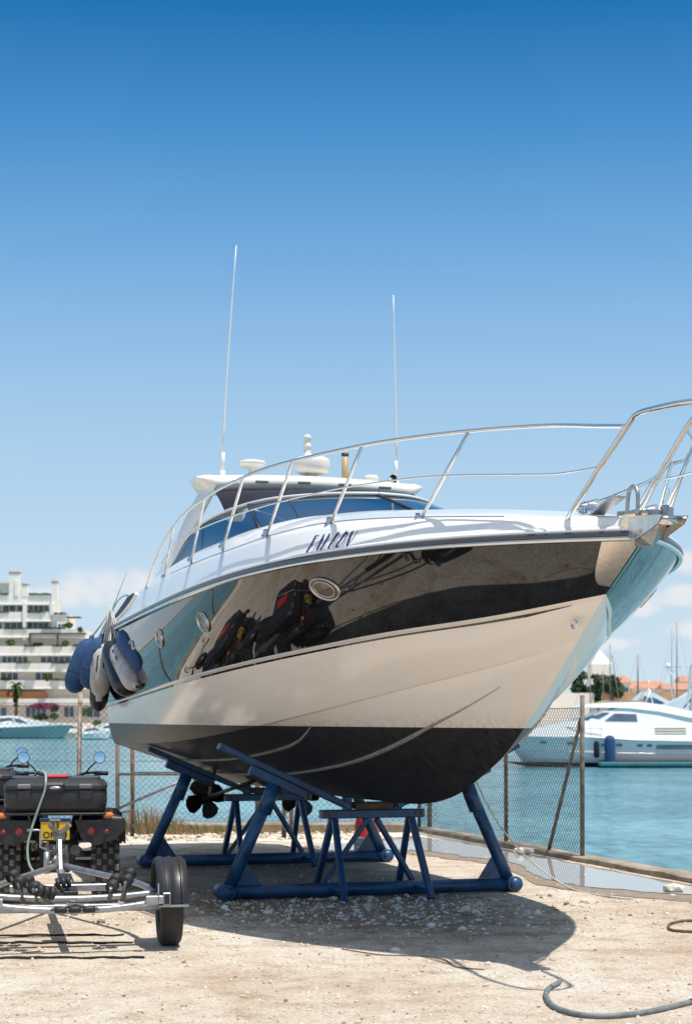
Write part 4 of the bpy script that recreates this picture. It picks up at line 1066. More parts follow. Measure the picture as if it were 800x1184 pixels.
    c.grid([loop(.79,.36,-.36,.10,.05), loop(.80,.415,-.42,.13,.07), loop(.86,.428,-.44,.14,.07), loop(.975,.425,-.445,.14,.07), loop(.985,.42,-.44,.14,.07)])
    box = c.build('cargo_box', M['plastic'], q)
    ld = MB(); ld.grid([loop(.985,.43,-.452,.15,.07), loop(1.015,.43,-.452,.15,.07), loop(1.05,.40,-.41,.12,.08), loop(1.075,.36,-.35,.08,.09), loop(1.082,.28,-.25,.02,.09), loop(1.083,.02,-.1,-.05,.02)])
    # raised ribs pressed in the lid
    for x_ in (-.25,.25): ld.box((x_,-.14,1.078), (.24,.36,.02), bev=.008)
    lid = ld.build('lid', M['plastic'], box, sharp=40)
    for x_ in (-.255,.255):
        l = MB(); l.box((x_,-.455,1.01), (.115,.03,.040), bev=.01); lt_ = l.build('latch', M['grey_latch'], box)
        l = MB(); l.box((x_,-.452,.935), (.11,.022,.085), bev=.008); l.build('latch_plate', M['plastic'], box)
    l = MB(); l.box((0,-.445,1.0), (.17,.05,.085), bev=.02); l.build('centre_catch', M['plastic'], box)
    l = MB(); l.ell((0,-.47,.998), (.05,.012,.014)); l.build('badge', M['galv'], box)
    # handlebar, mirrors, seat, red tank cover ahead
    s_ = MB(); s_.box((0,.50,.80), (.30,.70,.12), bev=.05); s_.box((0,.78,.86), (.26,.2,.12), bev=.05); s_.build('seat', M['black_rubber'], q)
    s_ = MB(); s_.ell((0,.95,.96), (.15,.24,.11)); s_.build('tank_cover', M['body_dark'], q)
    s_ = MB(); s_.box((.01,-.20,1.088), (.19,.30,.03), bev=.012); s_.build('red_lid_pad', M['red_plastic'], lid)
    h = MB(); h.path(smooth_path([(-.42,.88,1.08),(-.22,.95,1.08),(-.08,1.0,1.02),(.08,1.0,1.02),(.22,.95,1.08),(.42,.88,1.08)]), .013, 8)
    for sx in (-1,1): h.tube((sx*.42,.88,1.08), (sx*.30,.92,1.08), .021, n=10)
    hb = h.build('handlebar', M['black_rubber'], q)
    for sx in (-1,1):
        a_ = MB(); a_.path([(sx*.22,.94,1.08),(sx*.255,.93,1.13),(sx*.32,.93,1.19)], .008, 6)
        a_.lathe([(.052,.0),(.056,.012),(.053,.026),(.03,.03),(0,.032)], (sx*.345,.93,1.225), axis=(0,1,-.05), n=20)
        ao_ = a_.build('mirror', M['black_rubber'], q)
        g_ = MB(); g_.lathe([(.050,0),(.0,.001)], (sx*.345,.929,1.225), axis=(0,-1,.12), n=20); g_.build('mirror_glass', M['mirror'], ao_)
    # number plate with its light bar
    p = MB(); p.box((0,-.43,.635), (.24,.008,.155), bev=.004); pl_ = p.build('number_plate', M['plate_yellow'], q)
    p = MB(); p.box((0,-.432,.728), (.26,.02,.028), bev=.004); p.build('plate_light_bar', M['ink_blue'], pl_)
    tx = text_mesh('23', .075, (0,-.436,.655), M['ink'], pl_, 'plate_lettering'); text_mesh('OR 20', .075, (0,-.436,.575), M['ink'], pl_, 'plate_lettering')
    text_mesh('Kawasaki', .024, (0,-.444,.720), M['white_frame'], pl_, 'plate_lettering')
    e_ = MB(); e_.path([(0,-.2,.42),(0,-.42,.36),(0,-.50,.36)], .022, 8); e_.box((0,-.44,.36), (.10,.10,.04), bev=.01); e_.lathe([(.0,-.0),(.02,.005),(.025,.03),(.0,.05)], (0,-.5,.37), n=12); e_.build('tow_hitch', M['galv_dark'], q)
    return q
def text_mesh(txt, size, loc, m, parent, name):
    cu = bpy.data.curves.new(name, 'FONT'); cu.body = txt; cu.size = size; cu.align_x = 'CENTER'; cu.extrude = .0015; cu.offset = size*.012
    o = bpy.data.objects.new(name, cu); COL.objects.link(o); dg = bpy.context.evaluated_depsgraph_get(); dg.update()
    me = bpy.data.meshes.new_from_object(o.evaluated_get(dg)); bpy.data.objects.remove(o)
    me.name = name
    o2 = bpy.data.objects.new(name, me); COL.objects.link(o2); me.materials.clear(); me.materials.append(m)
    for v in me.vertices: x_, y_, z_ = v.co; v.co = (x_+loc[0], loc[1]-z_, y_+loc[2])
    o2.parent = parent; return o2
Q0 = Vector((-2.50,15.0,0))
quad = make_quad('black quad bike with hard cargo box and yellow plate hitched to the trailer', tuple(Q0), math.radians(7))
q2 = make_quad('black quad bike at the left edge, only its side showing in the photo', (-3.75,17.6,0), math.radians(4))
# hose over the box
def qw(x_, y, z): return Matrix.Translation(Q0) @ Matrix.Rotation(math.radians(7),4,'Z') @ Vector((x_,y,z))
hs = MB(); hs.path(smooth_path([qw(-.19,-.02,1.02),qw(-.185,-.05,1.10),qw(-.15,-.12,1.13),qw(-.09,-.30,1.115),qw(-.075,-.46,1.06),qw(-.085,-.475,.97),qw(-.13,-.475,.84),qw(-.19,-.47,.66),qw(-.225,-.48,.50),qw(-.21,-.50,.36),qw(-.15,-.53,.27)]), .0105, 8)
tag(hs.build('hose', M['hose_green']), 'thin pale green hose looped over the cargo box of the quad bike', 'hose')

# ------------------------------------------------------------------ empty small boat trailer
T0 = Vector((-1.88,11.9,0)); TA = math.atan2(.2,.98)
tr = thing('boat_trailer', 'empty galvanised boat trailer with black keel rollers hitched behind the quad bike', 'trailer', tuple(T0), TA)
HZ_ = .30
fr = MB()
# bowed rear cross tubes
def bow(y0, z0, sag, half=.60, r=.024, fwd=.0):
    return [(x_, y0 + fwd*(1-(x_/half)**2), z0 - sag*(1-(x_/half)**2)) for x_ in [half*(-1+2*i/16) for i in range(17)]]
fr.path(bow(-.34,HZ_+.045,.055), .024, 10); fr.path(bow(-.06,HZ_+.075,.035), .024, 10)
# side rails curve in to the tongue
for sx in (-1,1):
    fr.path(smooth_path([(sx*.58,-.36,HZ_+.05),(sx*.57,.1,HZ_+.06),(sx*.50,.7,HZ_+.07),(sx*.24,1.5,HZ_+.08),(sx*.04,2.1,HZ_+.09)]), .024, 8)
fr.bar((0,-.30,HZ_-.02), (0,2.75,HZ_+.06), .05, .06)
fr.bar((-.62,0,HZ_-.03), (.62,0,HZ_-.03), .05, .05)
fr.bar((-.42,.55,HZ_+.06), (.42,.55,HZ_+.06), .05, .05)
fo = fr.build('frame', M['galv'], tr)
for sx in (-1,1):
    # lamp bracket with black plug, and the wheel bracket plate
    bp_ = MB(); bp_.bar((sx*.47,-.38,HZ_+.055), (sx*.60,-.38,HZ_+.055), .04, .055); bp_.box((sx*.61,-.38,HZ_+.06), (.05,.05,.085), bev=.004); bp_.box((sx*.66,-.16,HZ_+.01), (.20,.45,.012)); bp_.box((sx*.555,-.385,HZ_+.10), (.008,.03,.13))
    bo = bp_.build('lamp_bracket', M['galv'], tr)
    pg = MB(); pg.box((sx*.61,-.408,HZ_+.06), (.034,.012,.066)); pg.build('plug', M['black_rubber'], bo)
    wheel(tr, (sx*.665,0,.272), .272, .155, knob=False, rimr=.52)
    gd_ = MB(); rows = []
    for i in range(19):
        th = math.radians(8 + 172*i/18); r = []
        for (dx, rr) in ((-.105,.300),(-.105,.325),(-.085,.340),(-.055,.345),(-.048,.335),(-.02,.337),(.0,.346),(.02,.337),(.048,.335),(.055,.345),(.085,.340),(.105,.325),(.105,.300)):
            r.append((sx*.665+dx, -math.cos(th)*rr, .275+math.sin(th)*rr))
        rows.append(r)
    gd_.grid(rows); gd_.grid([[ (x_, y*.985, (z-.275)*.985+.275) for x_, y, z in r] for r in rows], flip=True)
    gd_.build('mudguard', M['plastic_guard'], tr, sharp=35)
# rollers
def roller(c, axis=(1,0,0), r=.036, L_=.10, tilt=0):
    ro = MB(); ax_ = Vector(axis).normalized(); c = Vector(c)
    for s0 in (-1,0,1):
        ro.lathe([(.012,-L_*.16),(r,-L_*.15),(r*1.05,-L_*.05),(r*1.05,L_*.05),(r,L_*.15),(.012,L_*.16)], c+ax_*(s0*L_*.36), axis=ax_, n=16)
    o = ro.build('roller', M['black_rubber'], tr)
    h_ = MB(); h_.tube(c-ax_*L_*.62, c+ax_*L_*.62, .008, n=8); h_.tube(c-ax_*L_*.6, (c.x*.9, c.y+.03, HZ_+.03), .011, n=6); h_.tube(c+ax_*L_*.6, (c.x*.95, c.y+.03, HZ_+.03), .011, n=6); h_.build('roller_bracket', M['galv_dark'], o)
for sx in (-1,1):
    for (x_, y, z) in ((.26,-.20,.435),(.36,-.18,.470),(.30,.06,.455),(.40,.08,.490)):
        roller((sx*x_, y, z), axis=(sx*.80,.12,-.52+.9), r=.034, L_=.085) if False else roller((sx*x_, y, z), axis=(.25,1,.1), r=.040, L_=.095)
roller((0,-.37,HZ_-.0), r=.022, L_=.26)
for (x_, y, z) in ((-.16,-.12,.44),(-.06,-.10,.41),(.06,-.10,.41)): pass
roller((-.19,-.30,.415), axis=(1,.3,-.3), r=.042, L_=.12); roller((-.05,.30,.42), axis=(1,0,.2), r=.04, L_=.10)
# winch post and V shaped bow stop
wp = MB(); wp.bar((0,2.30,.34), (0,2.34,.66), .05, .05, up=(0,1,0)); wp.bar((0,2.05,.36), (0,2.30,.62), .03, .03)
wpo = wp.build('winch_post', M['galv'], tr)
vs_ = MB(); vs_.bar((0,2.28,.635), (-.085,2.24,.715), .04, .035); vs_.bar((0,2.28,.635), (.085,2.24,.715), .04, .035); vs_.box((0,2.28,.62), (.10,.05,.08), bev=.01); vs_.build('bow_stop', M['galv_dark'], wpo)
wn = MB(); wn.lathe([(.05,-.05),(.05,-.045),(.02,-.04),(.02,.04),(.05,.045),(.05,.05)], (0,2.22,.50), axis=(1,0,0), n=16); wn.path([(-.06,2.22,.50),(-.10,2.22,.50),(-.10,2.16,.58),(-.15,2.16,.58)], .009, 8); wn.build('winch', M['galv_dark'], wpo)
jw = MB(); jw.path([(-.10,2.45,.46),(-.10,2.45,.50),(-.15,2.45,.52),(-.15,2.45,.66),(-.26,2.45,.66)], .011, 8); jw.tube((-.10,2.45,.30), (-.10,2.45,.48), .024); jw.build('jockey_handle', M['galv'], tr)
cp = MB(); cp.box((0,2.85,.38), (.09,.26,.09), bev=.02); cp.build('coupling', M['galv_dark'], tr)
tc2 = MB(); tc2.bar((0,.2,HZ_+.05), (0,1.35,HZ_+.08), .10, .03); tc2.build('keel_plate', M['black_rubber'], tr)

# ------------------------------------------------------------------ things lying about the yard
hp = MB(); hp.path(smooth_path([P(646,1139,9.98),P(633,1147,9.7),P(631,1156,9.6),P(641,1167,9.28),P(667,1176,9.07),P(706,1178,9.03),P(750,1174,9.13),P(797,1162,9.46)]), .0145, 10)
for v_ in range(len(hp.v)): 
    x_, y_, z_ = hp.v[v_]; 
# drop every point on the ground
def ground_path(px, dz=.015): return [Vector(((x-400)/2000*(3100/(y-835)), 3100/(y-835), dz)) for x, y in px]
hp = MB(); hp.path(smooth_path(ground_path([(646,1139),(634,1146),(631,1155),(640,1167),(667,1176),(706,1178),(750,1173),(797,1162)])), .0155, 10)
hpo = tag(hp.build('hose', M['hose_grey']), 'curved piece of thick grey hose lying on the sand at the bottom right', 'hose')
ge = ground_path([(797,1162),(803,1160)]); he = MB(); he.tube(ge[0], ge[1], .018); he.build('hose_end', M['blue_fabric'], hpo)
rp = MB(); rp.path(smooth_path(ground_path([(806,1066),(785,1067),(773,1071),(776,1077),(800,1079),(812,1078)], .012)), .011, 8)
tag(rp.build('rope', M['rust']), 'loop of brown rope on the sand at the right edge', 'rope')
wl_ = MB(); wl_.path(smooth_path(ground_path([(395,1098),(440,1105),(480,1106),(512,1110),(528,1119),(560,1122)], .006)), .004, 6)
tag(wl_.build('cord', M['rust']), 'thin brown cord on the sand along the edge of the boat shadow', 'cord')
for i, (y0, y1, x1, lab) in enumerate(((1083,1082,143,'thin dark strip standing in for a shadow line on the sand, the one nearest the trailer'),(1092,1091,154,'middle dark strip of the three standing in for shadow lines'),(1110,1108,167,'dark strip standing in for a shadow line, farthest from the trailer'))):
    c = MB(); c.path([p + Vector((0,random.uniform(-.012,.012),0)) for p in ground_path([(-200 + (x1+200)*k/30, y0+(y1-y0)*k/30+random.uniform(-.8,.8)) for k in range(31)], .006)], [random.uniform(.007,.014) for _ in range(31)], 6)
    tag(c.build('cord', M['shadow_strip']), lab, 'cord', 'dark strips standing in for shadow lines on the sand')  # thin dark strips modelled in place of shadow lines across the sand
br = MB(); br.path(smooth_path([P(551,905,14.4), P(563,930,14.9), P(580,958,15.3), P(600,982,15.9), P(620,1001,16.5), Vector((2.08,15.95,.012)), Vector((2.35,15.2,.012)), Vector((2.5,15.1,.012))]), .008, 6)
tag(br.build('rope', M['rope']), 'white rope hanging from under the bow down to the puddle', 'rope')
# red bag on a grey blue crate behind the nearer cradle
rb = thing('red_bag', 'red soft bag partly hidden behind the nearer cradle near the rear kerb', 'bag', (.245,20.6,.19))
b_ = MB(); rows = []
for i in range(9):
    z = .34*i/8; k = 1-.18*(i/8)**2; rows.append([(math.cos(2*PI*j/20)*.135*k*(1+.06*math.sin(3*j+i)), math.sin(2*PI*j/20)*.10*k*(1+.06*math.cos(2*j+i)), z) for j in range(20)]); rows[-1].append(rows[-1][0])
b_.grid(rows); b_.add(rows[-1][:-1], [tuple(range(20))]); b_.build('body', mat('red_nylon', (.60,.035,.03), .6, var=.2, bump=.3), rb)
b_ = MB(); b_.path(smooth_path([(.05,-.10,.12),(.10,-.11,.20),(.09,-.10,.30)]), .010, 6); b_.build('strap', M['black_rubber'], rb)
cr_ = MB(); cr_.box((0,0,.095), (.25,.2,.19), bev=.015)
for z in (.06,.12): cr_.box((0,-.101,z), (.22,.008,.02))
cr_o = cr_.build('crate', mat('grey_blue_crate', (.08,.12,.17), .6, var=.2)); cr_o.location = (.22,20.6,0); tag(cr_o, 'grey blue crate under the red bag', 'crate')
# rolling scaffold at the stern
sc = thing('scaffold', 'rusty rolling steel scaffold standing under the stern with castor wheels', 'scaffold', (-3.02,22.9,0))
for (x_, y, m__) in ((0,0,'post'),(.13,.55,'rust'),(2.2,0,'post'),(2.28,.55,'rust')):
    s_ = MB(); s_.tube((x_,y,.14), (x_,y,1.32), .028, n=10); so_ = s_.build('upright', M[m__], sc)
    c = MB(); c.lathe([(.02,-.022),(.085,-.02),(.09,0),(.085,.02),(.02,.022)], (x_,y,.09), axis=(1,.2,0), n=18); c.bar((x_-.0,y,.2), (x_+.02,y,.09), .05, .02); c.build('castor', M['black_rubber'], so_)
s_ = MB()
for (a, b) in (((.0,0,.86),(2.2,0,.86)),((.13,.55,.86),(2.28,.55,.86)),((0,0,.40),(1.0,.0,.84)),((0,0,1.3),(2.2,0,1.3)),((.13,.55,1.3),(2.28,.55,1.3)),((0,0,.35),(.13,.55,.35)),((2.2,0,.35),(2.28,.55,.35)),((0,0,1.3),(.13,.55,1.3))): s_.tube(a, b, .018, n=8)
s_.build('cross_bars', M['galv_dark'], sc)
# ------------------------------------------------------------------ far shore : quays and land
def far_pt(x, y, Y): return P(x, y, Y)
sh_ = MB(); sh_.add([(-420,300,SEA+.9),(900,300,SEA+.9),(1500,2600,3),(-900,2600,3)], [(0,1,2,3)]); sh_.add([(-420,300,SEA-.5),(900,300,SEA-.5),(900,300,SEA+.9),(-420,300,SEA+.9)], [(0,1,2,3)])
M['shore'] = mat('sandy_far_quay', (.50,.42,.32), .95, var=.25, vscale=.08)
tag(sh_.build('far_shore', M['shore'], weld=False), kind='structure')
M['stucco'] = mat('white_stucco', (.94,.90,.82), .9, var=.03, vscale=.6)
M['stucco_shade'] = mat('shaded_stucco_recess', (.82,.75,.66), .9, var=.10, vscale=.5)  # stucco with the shade of the recesses put into its colour
M['win'] = mat('dark_window_glass', (.09,.13,.18), .12, var=.5, vscale=.7)
M['awning'] = mat('orange_awning', (.62,.25,.10), .85, var=.2, vscale=1)
M['roof_tile'] = mat('terracotta_roof', (.50,.25,.17), .9, var=.25, vscale=.8)
M['leaf_dark'] = mat('dark_foliage', (.035,.065,.02), .9, var=.4, vscale=.9)
M['leaf_mid'] = mat('mid_foliage', (.08,.13,.035), .9, var=.4, vscale=.9)
M['leaf_pink'] = mat('bougainvillea', (.32,.06,.13), .9, var=.35, vscale=1.2)
M['trunk'] = mat('brown_trunk', (.12,.08,.05), .95, var=.3, vscale=4)
YB = 345.0; S_ = YB/2000                                # metres per photo pixel at the building
bd = thing('apartment_building', 'white stepped apartment block with terraces and planters across the water', 'building', (-64,YB,-.3))
BO = Vector((-64,YB,-.3))
def bx(x0, x1, y0, y1, dy=0.0, dep=6.0):               # a block given by its photo extents at the building's distance
    a = (x0-400)*S_; b = (x1-400)*S_; z1 = 1.55+(835-y0)*S_; z0 = 1.55+(835-y1)*S_
    return ((a+b)/2-BO.x, dy+dep/2, (z0+z1)/2-BO.z), (b-a, dep, z1-z0)
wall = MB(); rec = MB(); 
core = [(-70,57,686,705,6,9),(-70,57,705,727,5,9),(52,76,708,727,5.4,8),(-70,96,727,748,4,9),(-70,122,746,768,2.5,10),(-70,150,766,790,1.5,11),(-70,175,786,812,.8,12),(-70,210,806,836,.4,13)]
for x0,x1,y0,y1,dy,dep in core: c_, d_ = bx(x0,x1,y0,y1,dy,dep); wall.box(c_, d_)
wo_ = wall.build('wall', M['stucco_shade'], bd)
def parapet(x0, x1, y0, y1, dy, step=16.5):
    par = MB(); c_, d_ = bx(x0,x1,y0+1,y1-.2,dy+.1,.2); par.box(c_, d_)
    x_ = x0
    while x_ < x1-1:
        e_ = min(x1, x_+step); c_, d_ = bx(x_+.5, e_-.3, y0, y1, dy, .35); par.box(c_, d_); x_ += step
    par.build('terrace_parapet', M['stucco'], bd)
for (x0,x1,y0,y1,dy) in ((-70,57,686,697,3.4),(-70,57,707,717,2.4),(58,77,709,718,2.6),(-70,98,727,736,1.4),(-70,120,747,757,.6),(-70,150,767,776,-.4),(-70,175,787,796,-1.2),(-70,205,808,815,-2.0)): parapet(x0,x1,y0,y1,dy)

for (x0,x1,y,dy) in ((-70,58,697.4,3.2),(-70,58,717.4,2.2),(-70,99,736.4,1.2),(-70,121,757.4,.4),(-70,151,776.4,-.6),(-70,176,796.4,-1.4)):
    c_, d_ = bx(x0,x1,y-.4,y+.5,dy,3.5); sl = MB(); sl.box(c_, d_); sl.build('floor_slab', M['stucco'], bd)
for (x0,x1,y0,y1,dy) in ((7,19,661,688,3.5),(57,63.5,672,727,3.0),(22,28.5,675,688,3.3),(14,18,670,687,3.2),(24.5,28,696,740,2.0),(56,60,697,710,2.2)):
    ch = MB(); c_, d_ = bx(x0,x1,y0,y1,dy,1.5); ch.box(c_, d_); cho = ch.build('chimney', M['stucco'], bd)
    cp_ = MB(); c_, d_ = bx(x0-.4,x1+.4,y0-1.6,y0-.1,dy-.1,1.7); cp_.box(c_, d_)
    if x0 not in (24.5,56,14): cp_.build('chimney_cap', M['roof_tile'], cho)
c_, d_ = bx(-30,7,672,688,4.2,6); pw = MB(); pw.box(c_, d_); c_, d_ = bx(-30,14,671,672.5,3.6,7); pw.box(c_, d_); pw.build('penthouse', M['stucco_shade'], bd)
for (x0,x1,y0,y1,dy) in [(-60,-36,697.5,706.8,5.9),(-33,-6,697.5,706.8,5.9),(-3,12,697.5,706.8,5.9),(14,24,697.5,706.8,5.9),(27,51,697.5,706.8,5.9),(-60,-36,718,726.5,4.9),(-33,-3,718,726.5,4.9),(0,22,718,726.5,4.9),(27,52,718,726.5,4.9),(60,72,719.5,726.8,5.3),(-50,-20,757.8,766,2.4),(0,30,758.5,766,2.4),(45,80,758.5,766,2.4),(90,110,758.5,766,2.4),(0,20,777.5,786,1.4),(40,60,777.5,786,1.4),(80,100,777.5,786,1.4),(110,140,777.5,786,1.4),(30,54,817,829,.3),(74,86,817,829,.3),(100,116,817,829,.3),(-20,8,818,829,.3)]:
    wn_ = MB(); c_, d_ = bx(x0,x1,y0,y1,dy,.2); wn_.box(c_, d_); wno = wn_.build('window', M['win'], bd)
    fm = MB(); n_ = max(1,int((x1-x0)/6))
    c_, d_ = bx(x0,x1,y0-.2,y0+.25,dy-.1,.12); fm.box(c_, d_)
    for k in range(n_+1): c_, d_ = bx(x0+(x1-x0)*k/n_-.3,x0+(x1-x0)*k/n_+.3,y0,y1,dy-.08,.1); fm.box(c_, d_)
    fm.build('window_frame', M['stucco'], wno)
pg_ = MB()
for (x0,x1,y0,y1) in ((33,98,731.5,733.2),(33,35,733,745),(65,67,733,745),(76,92,712.5,714)): c_, d_ = bx(x0,x1,y0,y1,.9,2.2 if x1-x0 > 5 else .3); pg_.box(c_, d_)
pg_.build('pergola', M['trunk'], bd)
for (x0,x1,y0,y1) in ((-20,10,799,806),(12,54,800,807),(-60,-30,800,806)):
    aw_ = MB(); c_, d_ = bx(x0,x1,y0,y1,-1.0,1.5); aw_.box(c_, d_, rot=None); aw_.build('awning', M['awning'], bd)
# leafy clumps : many small leaf faces spread through a volume
def leaf_cloud(mb, c, r, n, size, mi=0):
    c = Vector(c)
    for i in range(n):
        d = Vector((random.gauss(0,1),random.gauss(0,1),random.gauss(0,1))).normalized(); k = random.random()**.45
        p = c + Vector((d.x*r[0]*k, d.y*r[1]*k, d.z*r[2]*k)); s_ = size*random.uniform(.6,1.3)
        u = Vector((random.gauss(0,1),random.gauss(0,1),random.gauss(0,1))).normalized(); w = u.cross(Vector((random.gauss(0,1),random.gauss(0,1),random.gauss(0,1)))).normalized()
        mb.add([p-u*s_, p+w*s_*.6, p+u*s_, p-w*s_*.6], [(0,1,2,3)], mi)
for (x0,x1,y,dy) in ((-60,-40,706.6,2.5),(-20,8,706.6,2.4),(30,50,706.6,2.4),(60,75,708.4,2.5),(-50,-10,725.6,1.4),(5,30,725.8,1.4),(48,70,725.8,1.4),(-55,-20,746,.6),(28,40,746.4,.6),(60,72,746.4,.6),(84,110,746.2,.6),(-40,0,766,-.4),(20,36,766,-.4),(60,100,766.2,-.4),(110,130,766,-.4),(-30,-5,786,-1.2),(60,90,786,-1.2),(30,56,685.4,3.4),(-20,6,685.4,3.4)):
    a_ = (x0-400)*S_-BO.x; b_ = (x1-400)*S_-BO.x; z_ = 1.55+(835-y)*S_-BO.z; m_ = MB()
    for k in range(int((b_-a_)*45)): leaf_cloud(m_, (random.uniform(a_,b_), dy-.1, z_), (.25,.2,.22), 1, .17, random.choice((0,0,1)))
    m_.build('planter_foliage', [M['leaf_mid'], M['leaf_dark']], bd, weld=False)
plants = [(13,743,5.5,2.6,0,'round green bush in the planter on the fourth terrace, left'),(44,745,6,1.7,0,'low green bush in the planter on the fourth terrace, middle'),(76,744,3.6,2.6,0,'small green bush near the right end of the fourth terrace'),(80,723,5,3,0,'dark shrub in the planter on the upper right balcony'),(93,728,2.5,2.5,0,'small bright shrub at the upper right corner of the terraces'),(55,783,4.5,3.5,0,'green bush on the sixth terrace above the awnings'),(8,785,6,1.4,0,'low planting on the sixth terrace at the left edge'),(96,823,6,5,1,'bright green round bush at the waterfront'),(48,829,9,3.2,0,'dark low hedge bush at the waterfront behind the boats'),(63,828,5,3,0,'small dark bush right of the waterfront hedge'),(113,836,5,3,0,'small green bush right of the fence post at the waterfront')]
for (x_,y_,rx,rz_,k,lab) in plants:
    c_ = P(x_, y_, YB-3); t = thing('shrub', lab, 'shrub', (c_.x, c_.y, c_.z-rz_*S_), 0, 'shrubs on the terraces and waterfront of the white block')
    m_ = MB(); leaf_cloud(m_, (0,0,rz_*S_), (rx*S_,1.2,rz_*S_*1.1), 260, .28); m_.build('foliage', M['leaf_mid'] if (k or rx<6) else M['leaf_dark'], t, weld=False)
    s2 = MB(); s2.tube((0,0,-.3),(0,0,.5), .06, .04, n=6); s2.build('stem', M['trunk'], t)
c_ = P(52,816,YB-4.5); t = thing('bougainvillea', 'pink flowering bougainvillea spilling over the white waterfront wall', 'climbing plant', tuple(c_))
m_ = MB(); leaf_cloud(m_, (0,0,0), (17*S_,.8,3.2*S_), 700, .28); leaf_cloud(m_, (11*S_,0,-3*S_), (5*S_,.8,4*S_), 250, .28, 1); m_.build('flowers', [M['leaf_pink'], M['leaf_dark']], t, weld=False)
m_ = MB(); m_.tube((2,0,-2), (2,0,0), .08, .05, n=6); m_.build('stem', M['trunk'], t)
# palm
def palm(label, x_, y0, y1, Y):
    b = P(x_, y0, Y); tp = P(x_, y1, Y); h = tp.z-b.z; t = thing('palm_tree', label, 'palm tree', tuple(b))
    k = MB(); k.path([(0,0,0),(.1,0,h*.5),(0,0,h)], [.35,.26,.22], 8); k.build('trunk', M['trunk'], t)
    f = MB()
    for i in range(26):
        th = random.uniform(0,6.28); L_ = random.uniform(1.4,2.3); el = random.uniform(-.9,1.1)
        pts_ = []
        for j in range(5):
            s_ = j/4; pts_.append(Vector((math.cos(th)*L_*s_*math.cos(el*.6), math.sin(th)*L_*s_*math.cos(el*.6), h + L_*s_*math.sin(el) - 1.1*s_*s_)))
        for j in range(4):
            for sd_ in (-1,1):
                n_ = Vector((-math.sin(th)*sd_, math.cos(th)*sd_, -.5))*.32
                f.add([pts_[j], pts_[j+1], pts_[j+1]+n_*(1-j*.15), pts_[j]+n_*(1-j*.12)], [(0,1,2,3)])
    leaf_cloud(f, (0,0,h*.62), (.55,.5,h*.35), 260, .3)
    f.build('fronds', M['leaf_dark'], t, weld=False)
palm('shaggy dark palm tree on the waterfront before the white block', 19, 829, 791, YB-5)

